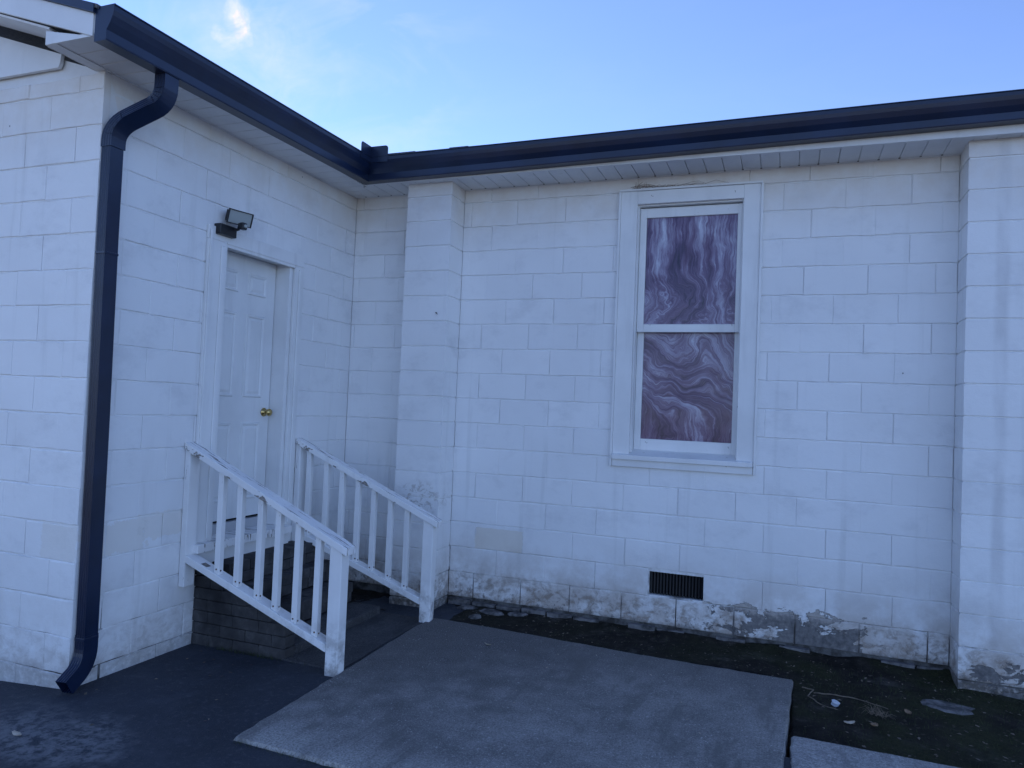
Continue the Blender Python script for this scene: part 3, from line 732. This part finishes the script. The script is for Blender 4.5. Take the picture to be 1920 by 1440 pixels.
for a in ft.v: a.z += .001
ft.build('drip_flashing', M_GUT, RW)
# boxed return below the rake board
rt = MB(); y0, y1 = ry + .004, ry + .018
rt.add([(-1.545, y0, 3.428), (-1.545, y0, 3.354), (-1.212, y0, 3.354), (-1.212, y1, 3.354), (-1.545, y1, 3.354), (-1.545, y1, 3.428)], [(0, 1, 2), (3, 4, 5), (0, 5, 4, 1), (1, 4, 3, 2), (0, 2, 3, 5)])
rt.build('eave_return', M_TRIM, RW)
MB().box(-1.547, -1.5455, ry + .02, YL - .002, 3.350, 3.43).build('eave_return_side', M_VINYL, RW)
rs = MB(); rs.hexa([(-6, ry + .022, rk(-6, 3.330)), (-1.548, ry + .022, rk(-1.548, 3.330)), (-1.548, YL - .05, rk(-1.548, 3.330)), (-6, YL - .05, rk(-6, 3.330)), (-6, ry + .022, rk(-6, 3.342)), (-1.548, ry + .022, rk(-1.548, 3.342)), (-1.548, YL - .05, rk(-1.548, 3.342)), (-6, YL - .05, rk(-6, 3.342))])
rs.build('rake_soffit', M_VINYL, RW)
fz = MB(); y0, y1 = YL - .026, YL - .004
fz.add([(-4.2, y0, 3.40), (-1.822, y0, 3.398), (-1.808, y0, 3.425), (-1.802, y0, 3.474), (-4.2, y0, 4.285)] + [(-4.2, y1, 3.40), (-1.822, y1, 3.398), (-1.808, y1, 3.425), (-1.802, y1, 3.474), (-4.2, y1, 4.285)],
       [(0, 1, 2, 3, 4), (9, 8, 7, 6, 5), (0, 5, 6, 1), (1, 6, 7, 2), (2, 7, 8, 3), (3, 8, 9, 4), (4, 9, 5, 0)])
fz.build('frieze_board', M_TRIM, RW, .002)
wr = MB(); wr.hexa([(-6, ry - .01, rk(-6, 3.50)), (-1.17, ry - .01, 3.485), (-1.17, 3, 3.485), (-6, 3, rk(-6, 3.50)), (-6, ry - .01, rk(-6, 3.52)), (-1.17, ry - .01, 3.507), (-1.17, 3, 3.507), (-6, 3, rk(-6, 3.52))])
wr.build('roof_deck', M_SHING, RW)

# ------------------------------------------------------------------ gutter and downspout
GU = thing('gutter', 'dark blue grey gutter round both eaves with a downspout at the corner', 'gutter', (XC, YL, 3.3))
def gz(t): return 3.355 + .0125 * t                     # bottom height along the main run
# K-style section: (out from fascia, fraction of height)
KS = [(0, 0), (.078, 0), (.081, .045), (.081, .30), (.088, .36), (.104, .50), (.118, .68), (.124, .82), (.124, .955), (.130, .97), (.130, 1.0), (.116, 1.0), (.116, .97), (.110, .80), (.090, .50), (.075, .33), (.072, .06), (.005, .06), (.005, 1.0), (0, 1.0)]
def gut(mk, ends):
    mb = MB(); n = len(KS); vs = []
    for t in ends: vs += [mk(u, v, t) for u, v in KS]
    fs = []
    for r in range(len(ends) - 1): fs += [(r * n + i, r * n + (i + 1) % n, (r + 1) * n + (i + 1) % n, (r + 1) * n + i) for i in range(n)]
    fs += [tuple(range(n)), tuple((len(ends) - 1) * n + i for i in range(n))]
    return mb.add(vs, fs)
def gm(u, v, t):
    b, tp = 3.356 + .0118 * (t + 1.1), 3.540 + .0075 * (t + 1.1)
    x = t if t > -1 else FX + .015 + u                   # mitre
    return (x, -.347 - u, b + (tp - b) * v)
def gd(u, v, t):
    b, tp = 3.356 + .0148 * (t + .45), 3.540 + .018 * (t + .45)
    y = t if t < -.6 else -.347 - u
    return (FX + .015 + u, y, b + (tp - b) * v)
gut(gm, [-1.1, -.6, .5, 1.5, 2.5, 3.5, 4.6, 5.4]).build('gutter_channel', M_GUT, GU)
gut(gd, [-.45, -1.0, -1.8, -2.876]).build('gutter_channel', M_GUT, GU)
# end cap at the gable end
ec = MB(); prof = KS[:11] + [(0, 1.0)]
ec.prism(prof, -2.8765, -2.880, lambda u, v, t: (FX + .0145 + u * 1.01, t, gd(0, v * 1.01 - .005, -2.87)[2])); ec.build('end_cap', M_GUT, GU)
# splash guard standing on the inside corner
sg = MB(); gx, gy = FX + .015 + .127, -.347 - .127
def plate(pts, off):
    n = len(pts); vs = [Vector(p) for p in pts] + [Vector(p) + Vector(off) for p in pts]
    sg.add(vs, [tuple(range(n)), tuple(range(2 * n - 1, n - 1, -1))] + [(i, (i + 1) % n, n + (i + 1) % n, n + i) for i in range(n)])
zt = 3.622
plate([(gx, gy, 3.49), (gx + .155, gy, 3.49), (gx + .155, gy, zt - .02), (gx + .147, gy, zt - .006), (gx + .133, gy, zt), (gx, gy, zt)], (0, .0025, 0))
plate([(gx, gy, 3.49), (gx, gy, zt), (gx, gy - .125, zt), (gx, gy - .138, zt - .006), (gx, gy - .145, zt - .02), (gx, gy - .145, 3.49)], (-.0025, 0, 0))
sg.build('splash_guard', M_GUT, GU)
# downspout: rectangular ribbed pipe swept along a path
def pipe(path, hx, hy, rib=.0035):
    """section: x half-depth hx, y half-width hy with shallow ribs on the ends; path of (point, tangent-angle in xz, yz)"""
    sec = []
    def side(a, b, n, nrm):
        for i in range(n):
            t = i / n; p = (a[0] + (b[0] - a[0]) * t, a[1] + (b[1] - a[1]) * t)
            k = 0 if i % 2 == 0 else -rib
            sec.append((p[0] + nrm[0] * k, p[1] + nrm[1] * k))
    r = .008
    side((-hx, -hy), (hx, -hy), 8, (0, -1)); side((hx, -hy), (hx, hy), 4, (0, 0)); side((hx, hy), (-hx, hy), 8, (0, 1)); side((-hx, hy), (-hx, -hy), 4, (0, 0))
    return sec
def sweep(path, hx, hy):
    mb = MB(); sec = pipe(path, hx, hy); n = len(sec); P = [Vector(p) for p in path]; vs = []
    for i, p in enumerate(P):
        a = (P[i] - P[i - 1]).normalized() if i else (P[1] - P[0]).normalized()
        b = (P[i + 1] - P[i]).normalized() if i < len(P) - 1 else a
        d = (a + b).normalized(); cosh = max(.5, a.dot(d))
        ex = Vector((1, 0, 0)); ex = (ex - d * ex.dot(d)).normalized(); ey = d.cross(ex).normalized()
        if ey.y < 0: ey = -ey
        # keep x-depth true across the mitre when the bend lies in the xz plane
        for u, v in sec: vs.append(p + ex * u + ey * v)
    fs = []
    for r in range(len(P) - 1): fs += [(r * n + i, r * n + (i + 1) % n, (r + 1) * n + (i + 1) % n, (r + 1) * n + i) for i in range(n)]
    fs += [tuple(range(n)), tuple((len(P) - 1) * n + i for i in range(n))]
    return mb.add(vs, fs)
def arc(p0, p1, p2, n=7):
    p0, p1, p2 = map(Vector, (p0, p1, p2)); return [p0 * (1 - t) ** 2 + p1 * 2 * t * (1 - t) + p2 * t * t for t in [i / n for i in range(n + 1)]]
dpx, dpy = -1.4415, -2.523
ds = sweep([(dpx, dpy - .002, 2.93), (dpx, dpy, 2.4), (dpx + .001, dpy + .012, 1.4), (dpx + .002, dpy + .018, .175)], .0325, .0425).build('downspout', M_GUT, GU)
up = [(-1.155, -2.448, 3.35), (-1.155, -2.448, 3.29)] + arc((-1.155, -2.448, 3.27), (-1.155, -2.448, 3.185), (-1.225, -2.466, 3.150)) + arc((-1.355, -2.500, 3.085), (dpx, dpy, 3.04), (dpx, dpy, 2.955)) + [(dpx, dpy, 2.92)]
sweep(up, .038, .048).build('offset_elbow', M_GUT, ds)
# crimp ribs on the elbow bends
cr_ = MB()
for t in (0, .2, .4, .6):
    for a, b, c in (((-1.155, -2.448, 3.25), (-1.155, -2.448, 3.19), (-1.21, -2.462, 3.158)), ((-1.37, -2.503, 3.078), (-1.425, -2.517, 3.035), (dpx, dpy, 2.97))):
        a, b, c = map(Vector, (a, b, c)); q = t * 1.4
        p = a * (1 - q) ** 2 + b * 2 * q * (1 - q) + c * q * q; d = ((b - a) * (1 - q) + (c - b) * q).normalized()
        ex = Vector((1, 0, 0)); ex = (ex - d * ex.dot(d)).normalized(); ey = d.cross(ex).normalized()
        if ey.y > 0: ey = -ey
        for s in (-1, 1):
            pass
        o = p + ey * .0485
        cr_.hexa([o + ex * -.026 - d * .003, o + ex * .026 - d * .003, o + ex * .026 + d * .003, o + ex * -.026 + d * .003] + [o + ey * .004 + ex * -.024 - d * .002, o + ey * .004 + ex * .024 - d * .002, o + ey * .004 + ex * .024 + d * .002, o + ey * .004 + ex * -.024 + d * .002])
cr_.build('crimp', M_GUT, ds)
kick = [(dpx + .002, dpy + .018, .215), (dpx + .002, dpy + .018, .17)] + arc((dpx + .002, dpy + .018, .14), (dpx + .004, dpy + .014, .045), (dpx + .012, dpy - .065, .002)) + [(dpx + .018, dpy - .115, -.030)]
kk = []
for p in kick: kk.append(tuple(p))
def sweep_y(path, hx, hy):
    mb = MB(); sec = pipe(path, hx, hy); n = len(sec); P = [Vector(p) for p in path]; vs = []
    for i, p in enumerate(P):
        a = (P[i] - P[i - 1]).normalized() if i else (P[1] - P[0]).normalized()
        b = (P[i + 1] - P[i]).normalized() if i < len(P) - 1 else a
        d = (a + b).normalized(); ex = Vector((1, 0, 0)); ex = (ex - d * ex.dot(d)).normalized(); ey = d.cross(ex).normalized()
        if ey.dot(Vector((0, 1, -.6))) < 0: ey = -ey
        for u, v in sec: vs.append(p + ex * u + ey * v)
    fs = []
    for r in range(len(P) - 1): fs += [(r * n + i, r * n + (i + 1) % n, (r + 1) * n + (i + 1) % n, (r + 1) * n + i) for i in range(n)]
    fs.append(tuple(range(n)))
    return mb.add(vs, fs)
sweep_y(kk, .0345, .0445).build('kick_elbow', M_GUT, ds)
MB().box(dpx - .0355, dpx + .0355, dpy - .0455 + .002, dpy + .0455 + .002, 2.318, 2.332).build('pipe_joint', M_GUT, ds, .003)
MB().box(dpx - .034, dpx + .038, dpy - .030, dpy + .064, .185, .205).build('pipe_strap', M_GUT, ds, .003)

# ------------------------------------------------------------------ flood light above the door
FL = thing('flood_light', 'black motion flood light mounted over the white door', 'light', (XC, -1.60, 2.62))
bx = MB().box(XC + .002, XC + .060, -1.690, -1.535, 2.640, 2.712)
for a in bx.v: a.z -= .06 * (a.y + 1.61) * 0
bx.build('base_box', M_BLACK, FL, .006)
MB().tube([(XC + .058, -1.560, 2.690), (XC + .085, -1.550, 2.700), (XC + .090, -1.545, 2.740)], .011, 8).build('bracket', M_BLACK, FL)
hr = Matrix.Rotation(math.radians(-14), 3, 'Z') @ Matrix.Rotation(math.radians(16), 3, 'Y')
hc = Vector((XC + .085, -1.545, 2.778))
def hb(x0, x1, y0, y1, z0, z1):
    mb = MB().box(x0, x1, y0, y1, z0, z1); mb.v = [hc + hr @ a for a in mb.v]; return mb
hd = hb(-.045, .0, -.080, .080, -.038, .038).build('lamp_head', M_BLACK, FL, .005)
fr_ = MB(); 
for q in [(0, .012, -.095, .095, .042, .049), (0, .012, -.095, .095, -.049, -.042), (0, .012, -.095, -.087, -.042, .042), (0, .012, .087, .095, -.042, .042)]: fr_.box(*q)
fr_.v = [hc + hr @ a for a in fr_.v]; fr_.build('lamp_rim', M_BLACK, FL, .002)
hb(.0005, .006, -.0868, .0868, -.0418, .0418).build('lens', M_LENS, FL)
sc_ = hc + Vector((.045, -.012, -.062))
sb_ = MB().box(sc_.x - .02, sc_.x + .018, sc_.y - .022, sc_.y + .022, sc_.z - .024, sc_.z + .024).build('motion_sensor', M_BLACK, FL, .008)
MB().lathe([(.014, 0), (.012, .006), (.006, .010), (.001, .011)], (sc_.x + .018, sc_.y, sc_.z), (1, -.1, 0), 14).build('sensor_lens', M_LENS, sb_, smooth=True)

# ------------------------------------------------------------------ entrance steps
ST = thing('entrance_steps', 'dark grimy brick steps leading up to the white door', 'steps', (-1.1, -1.12, -.1))
SY0, SY1 = -1.690, -.545
NOSE = {-1: -.735, 0: -1.000, 1: -.990, 2: -1.185, 3: -1.175, 4: -1.335, 5: -1.325}
CH = .0748
cb = MB()
for k, nx in NOSE.items(): cb.box(XC + .002, nx - .012, SY0 + .06 + .0004 * k, SY1 - .012 - .0004 * k, k * CH - (.2 if k == -1 else .002), (k + 1) * CH - .012)
cb.build('step_core', M_CORE, ST)
def brick_mesh(lx, ly, lz, seed):
    R = random.Random(seed); c = .003; x, y, z = lx / 2, ly / 2, lz / 2; mb = MB()
    j = lambda: R.uniform(-.001, .001)
    ring = lambda s, zz_: [(-x + s + j(), -y + s + j(), zz_ + j()), (x - s + j(), -y + s + j(), zz_ + j()), (x - s + j(), y - s + j(), zz_ + j()), (-x + s + j(), y - s + j(), zz_ + j())]
    vs = ring(c, -z) + ring(0, -z + c) + ring(0, z - c) + ring(c, z); fs = [(3, 2, 1, 0), (12, 13, 14, 15)]
    for r in range(3): fs += [(r * 4 + i, r * 4 + (i + 1) % 4, r * 4 + 4 + (i + 1) % 4, r * 4 + 4 + i) for i in range(4)]
    return mb.add(vs, fs).mesh('brick', M_BRICK)
HB = [brick_mesh(.19, .1005, .0712, i) for i in range(4)]; SB = [brick_mesh(.2025, .095, .0712, 10 + i) for i in range(4)]
for k, nx in NOSE.items():
    z = k * CH + .0355; n = int((SY1 - SY0) / .1045)
    if k >= 0:
        for i in range(n):
            y = SY0 + .150 + i * (SY1 - SY0 - .2) / (n - 1)
            xc_ = max(nx - .095, XC + .1) if k >= 4 else nx - .095
            inst('brick', random.choice(HB), (xc_ + random.uniform(-.004, .004), y, z + random.uniform(-.0008, .0008)), ST, random.uniform(-.008, .008))
    x = min(-.742, XC + (.466 - (k + 1) * CH) / .386) if k >= 0 else -.735
    first = True
    while x > XC + .02:
        if first and k % 2 == 0 and k >= 0:
            o = inst('brick', random.choice(SB), (x - .051, SY0 + .048, z), ST); o.scale = (.1 / .2025, 1, 1); x -= .103
        first = False
        xl = max(x - .098, XC + .004)
        xl = max(x - .2045, XC + .003)
        if x - xl > .015:
            o = inst('brick', random.choice(SB), ((xl + x) / 2, SY0 + .048 + random.uniform(-.0012, .0012), z), ST); o.scale = ((x - xl - .002) / .2025, 1, 1)
        x -= .2055
MB().box(-.98, -.728, SY0 + .10, SY1 - .01, -.11, .004).build('bottom_step', M_LAND, ST, .012)

# ------------------------------------------------------------------ railings
def railing(label, y_wall, y_front, bal, zpost):
    yaw = math.atan2(y_front - y_wall, 1.16)
    t = thing('stair_railing', label, 'railing', (XC, y_wall, 0), yaw, 'white wooden stair railings')
    ctop = lambda x: 1.252 - .4535 * x
    rtop = lambda x: .548 - .386 * x
    def part(mb, name, mat, bevel=.004, parent=t): return mb.build(name, mat, parent, bevel, local=True)
    def sl(x0, x1, y0, y1, f0, f1):
        return MB().hexa([(x0, y0, f0(x0)), (x1, y0, f0(x1)), (x1, y1, f0(x1)), (x0, y1, f0(x0)), (x0, y0, f1(x0)), (x1, y0, f1(x1)), (x1, y1, f1(x1)), (x0, y1, f1(x0))])
    cb_ = lambda x: ctop(x) - .046
    part(sl(.003, .047, -.045, .045, lambda x: .325, lambda x: cb_(x) - .001), 'wall_post', M_POST)
    part(sl(1.112, 1.196, -.042, .042, lambda x: zpost, lambda x: cb_(x) - .001), 'post', M_POST, .005)
    part(sl(.003, 1.232, -.056, .050, cb_, ctop), 'top_rail', M_CAPR, .004)
    br = part(sl(.048, 1.1115, -.046, .046, lambda x: rtop(x) - .047, rtop), 'bottom_rail', M_RAIL)
    for x in bal:
        x += random.uniform(-.004, .004); b = .0195; y = -.012 + random.uniform(-.003, .003)
        o = part(sl(x - b, x + b, y - b, y + b, lambda q: rtop(q) + .0005, lambda q: cb_(q) - .0005), 'baluster', M_POST, .002)
        for (dx, dy, ax) in ((0, -b, (0, -1, 0)), (b, 0, (1, 0, 0))):
            c = Vector((x + dx + random.uniform(-.006, .006) * (dx == 0), y + dy + random.uniform(-.006, .006) * (dy == 0), rtop(x + dx) + random.uniform(.018, .028)))
            nl = MB().lathe([(.0058, -.002), (.0058, .0012), (.004, .0018)], c, ax, 8)
            nl.v = [a - Vector((o.location.x, o.location.y, o.location.z)) for a in nl.v]
            nl.build('nail', M_RUST, o, local=True)
    return t, br, rtop
r1, br1, rt1 = railing('near white stair railing with six balusters beside the asphalt', -1.785, -1.755, [.289, .436, .592, .729, .878, 1.020], -.075)
q = .185
ps = MB().hexa([(q - .022, -.03, rt1(q - .022)), (q + .022, -.03, rt1(q + .022)), (q + .022, .01, rt1(q + .022)), (q - .022, .01, rt1(q - .022)), (q - .022, -.03, rt1(q - .022) + .0012), (q + .022, -.03, rt1(q + .022) + .0012), (q + .022, .01, rt1(q + .022) + .0012), (q - .022, .01, rt1(q - .022) + .0012)])
ps.v = [a - Vector(br1.location) for a in ps.v]; ps.build('bare_patch', M_WOODB, br1, local=True)
r2, br2, rt2 = railing('far white stair railing with seven balusters beside the block pilaster', -.655, -.568, [.116, .276, .415, .555, .691, .829, .976], -.066)

# ------------------------------------------------------------------ small things
def leaf(name, label, cat, loc, sz, mat, rz, group=None, curl=.25):
    R = random.Random(int(loc[0] * 1000)); n = 5; mb = MB(); vs = []
    for i in range(n):
        t = i / (n - 1); wv = math.sin(math.pi * (.12 + .8 * t)) * sz * .33
        for s in (-1, 0, 1): vs.append((sz * (t - .5), s * wv * R.uniform(.8, 1.1), sz * curl * ((2 * t - 1) ** 2 * .5 + abs(s) * .35) + R.uniform(0, sz * .05)))
    fs = [(i * 3 + j, i * 3 + j + 1, i * 3 + 4 + j, i * 3 + 3 + j) for i in range(n - 1) for j in range(2)]
    mb.add(vs, fs); o = bpy.data.objects.new(name, mb.mesh(name, mat, True)); COL.objects.link(o)
    o.location = loc; o.rotation_euler = (random.uniform(-.3, .3), random.uniform(-.2, .2), rz)
    md = o.modifiers.new('thick', 'SOLIDIFY'); md.thickness = .0012
    return tag(o, label, cat, group, 'thing')
LG = 'dry leaves lying on the dark soil'
leaf('dry_leaf', 'pale dry leaf on the mossy soil, nearer of two beside the pad corner', 'leaf', (2.50, -1.12, -.062), .06, M_LEAFP, .4, LG)
leaf('dry_leaf', 'curled tan leaf on the soil below the tuft of dead roots', 'leaf', (2.62, -1.10, -.060), .065, M_LEAF, 1.1, LG)
leaf('dry_leaf', 'small brown leaf on the soil between the pad corner and the right pilaster', 'leaf', (2.82, -.82, -.058), .05, M_LEAF, 2.0, LG)
leaf('dry_leaf', 'pale leaf lying in the middle of the concrete pad far side', 'leaf', (.30, -.90, -.040), .045, M_LEAFP, .2, LG)
leaf('dry_leaf', 'pale leaf on the asphalt front left of the downspout outlet', 'leaf', (-1.20, -3.05, -.070), .05, M_LEAFP, .1, LG)
leaf('dry_leaf', 'reddish leaf lying on the bottom brick step', 'leaf', (-.86, -1.0, .010), .05, M_LEAF, .8, LG)
sc = MB(); sc.lathe([(.006, 0), (.020, .004), (.017, .016), (.022, .026), (.008, .034), (.001, .036)], (2.44, -.86, -.072), (.3, -.2, 1), 9)
for a in sc.v: a += Vector((random.uniform(-.003, .003), random.uniform(-.003, .003), random.uniform(-.003, .003)))
tag(sc.build('paper_scrap', M_SCRAP), 'crumpled white paper scrap on the soil beside the pad corner', 'litter', kind='thing')
st = MB(); base = Vector((3.05, -.60, -.070)); n = 11
top = [(base.x + .17 * math.cos(2 * math.pi * i / n) * random.uniform(.75, 1.1), base.y + .10 * math.sin(2 * math.pi * i / n) * random.uniform(.75, 1.1)) for i in range(n)]
st.add([(x, y, -.10) for x, y in top] + [(x, y, -.064) for x, y in top] + [(base.x + (x - base.x) * .85, base.y + (y - base.y) * .85, -.057 + random.uniform(-.004, .002)) for x, y in top],
       [(i, (i + 1) % n, n + (i + 1) % n, n + i) for i in range(n)] + [(n + i, n + (i + 1) % n, 2 * n + (i + 1) % n, 2 * n + i) for i in range(n)] + [tuple(2 * n + i for i in range(n))])
tag(st.build('flat_stone', M_STONE), 'flat pale stone set in the soil in front of the right pilaster', 'stone', kind='thing')
for pts, lab in [([(2.27, -.70, -.05), (2.33, -.76, -.035), (2.30, -.86, -.04), (2.36, -.93, -.05), (2.45, -.96, -.055)], 'bent pale twig on the soil nearest the pad corner'),
                 ([(2.33, -.78, -.045), (2.45, -.80, -.03), (2.58, -.78, -.04), (2.72, -.83, -.05)], 'long thin twig lying across the soil toward the root tuft')]:
    P = [Vector(p) for p in pts]; fine = []
    for a, b in zip(P, P[1:]): fine += [a + (b - a) * t / 4 + Vector((random.uniform(-.004, .004), random.uniform(-.004, .004), random.uniform(-.002, .003))) for t in range(4)]
    tag(MB().tube(fine + [P[-1]], .0042, 6, .002).build('twig', M_TWIG, smooth=True), lab, 'twig', 'twigs on the soil', 'thing')
tf = MB()
for i in range(34):
    a = random.uniform(0, 6.28); r = random.uniform(.02, .12); c = Vector((2.66 + random.uniform(-.04, .04), -.92 + random.uniform(-.03, .03), -.06))
    tf.tube([c, c + Vector((math.cos(a) * r * .5, math.sin(a) * r * .5, random.uniform(.015, .045))), c + Vector((math.cos(a) * r, math.sin(a) * r, random.uniform(0, .02)))],   .0016, 4, .0006)
tag(tf.build('root_tuft', M_TWIG), 'tuft of dead pale roots on the soil right of the pad corner', 'plant', kind='thing')
for i, (x, y, sz, rz) in enumerate([(-.20, -.10, .10, .2), (.02, -.13, .13, -.1), (.22, -.09, .09, .4), (-.05, -.30, .07, .9)]):
    n = 7; R_ = random.Random(40 + i); pr_ = [(sz * R_.uniform(.7, 1) * math.cos(2 * math.pi * j / n), sz * .5 * R_.uniform(.7, 1) * math.sin(2 * math.pi * j / n)) for j in range(n)]
    mb = MB(); c, d = math.cos(rz), math.sin(rz)
    lv = [(x + c * a - d * b_, y + d * a + c * b_) for a, b_ in pr_]
    mb.add([(a, b_, -.09) for a, b_ in lv] + [(a, b_, -.046 + R_.uniform(-.004, .004)) for a, b_ in lv] + [(x + (a - x) * .8, y + (b_ - y) * .8, -.038 + R_.uniform(-.003, .003)) for a, b_ in lv],
           [(j, (j + 1) % n, n + (j + 1) % n, n + j) for j in range(n)] + [(n + j, n + (j + 1) % n, 2 * n + (j + 1) % n, 2 * n + j) for j in range(n)] + [tuple(2 * n + j for j in range(n))])
    tag(mb.build('rubble_fragment', M_STONE), ['flat masonry fragment at the wall foot closest to the left pilaster', 'largest flat masonry fragment at the wall foot beyond the far railing', 'flat masonry fragment at the wall foot farthest from the left pilaster', 'small masonry fragment in the soil against the far edge of the pad'][i], 'rubble', 'masonry fragments at the foot of the wall', 'thing')
# dry vine strands over the window head
dv = MB()
for i in range(13):
    x = random.uniform(.93, 1.5); L_ = random.uniform(.08, .34); z = 3.272 + random.uniform(0, .012)
    pts = [(x + L_ * t / 6, -.012 + random.uniform(-.006, .004), z + random.uniform(-.002, .010) + .02 * math.sin(t * 1.1 + i)* .6) for t in range(7)]
    dv.tube(pts, .0013, 4, .0007)
for i in range(6):
    x = .98 + .02 * i; dv.tube([(x, -.01, 3.272), (x + random.uniform(-.02, .03), -.015, 3.30), (x + random.uniform(-.03, .05), -.012, 3.325)], .0013, 4, .0006)
tag(dv.build('dry_vine', plain('vine_strand', (.20, .13, .09), .9)), 'dry brown vine strands trailing over the top of the window', 'vine', kind='thing')
# little hooks and nails left in the masonry
hk = plain('old_iron', (.05, .05, .055), .7)
MB().tube([(-.95, .0, 2.83), (-.955, -.018, 2.832), (-.935, -.026, 2.812), (-.915, -.026, 2.790)], .006, 6).build('wall_hook', hk, WW)
MB().tube([(-.52, PY + .0, 2.30), (-.525, PY - .014, 2.30), (-.505, PY - .02, 2.285)], .003, 6).build('wall_hook', hk, WW)

# stuff: scattered litter, moss and weeds
def scatter(name, mat, n, area, zf, sz, kind='bits'):
    mb = MB()
    for _ in range(n):
        x, y = area(); z = zf(x, y) ; s = sz * random.uniform(.5, 1.4); a = random.uniform(0, 6.28); c, d = math.cos(a), math.sin(a)
        if kind == 'blade':
            h = s * random.uniform(1.2, 3.0); lx, ly = random.uniform(-.6, .6) * h, random.uniform(-.6, .6) * h
            mb.add([(x - c * s * .12, y - d * s * .12, z - .004), (x + c * s * .12, y + d * s * .12, z - .004), (x + lx, y + ly, z + h)], [(0, 1, 2)])
        else:
            w_ = s * random.uniform(.25, .7); t = random.uniform(.001, .004); e1, e2 = random.uniform(-.002, .006), random.uniform(-.002, .006)
            mb.add([(x - c * s, y - d * s, z + t), (x + d * w_, y - c * w_, z + t + e1), (x + c * s, y + d * s, z + t + e2), (x - d * w_, y + c * w_, z + t + .003)], [(0, 1, 2, 3)])
    return tag(mb.build(name, mat), kind='stuff')
def R2(x0, x1, y0, y1): return lambda: (random.uniform(x0, x1), random.uniform(y0, y1))
scatter('leaf_litter', M_LEAFD, 150, R2(2.25, 3.9, -1.42, -.1), soil_z, .012)
scatter('leaf_litter', M_LEAFD, 260, R2(-.3, 3.9, -.55, -.02), soil_z, .010)
scatter('leaf_litter', M_LEAFD, 60, R2(-2.6, -.4, -3.2, -1.75), asph_z, .010)
scatter('leaf_litter', M_LEAFP, 22, R2(-.1, 2.1, -2.4, -.65), lambda x, y: -.046, .008)
scatter('leaf_litter', M_LEAF, 30, R2(-1.4, -.5, -1.6, -.6), lambda x, y: (.006 if -1 < x < -.74 else -.2), .012)
scatter('grass', M_GRASS, 2600, R2(2.25, 4.2, -1.44, -.15), soil_z, .010, 'blade')
scatter('grass', M_GRASS, 500, R2(.4, 2.2, -.56, -.12), soil_z, .008, 'blade')
scatter('moss', M_GRASS, 260, lambda: (random.gauss(-1.0, .16), random.uniform(-1.725, -1.70)), asph_z, .010, 'blade')
scatter('moss', M_GRASS, 500, lambda: (random.uniform(-.25, 1.0), random.gauss(-2.695, .008)), asph_z, .007, 'blade')
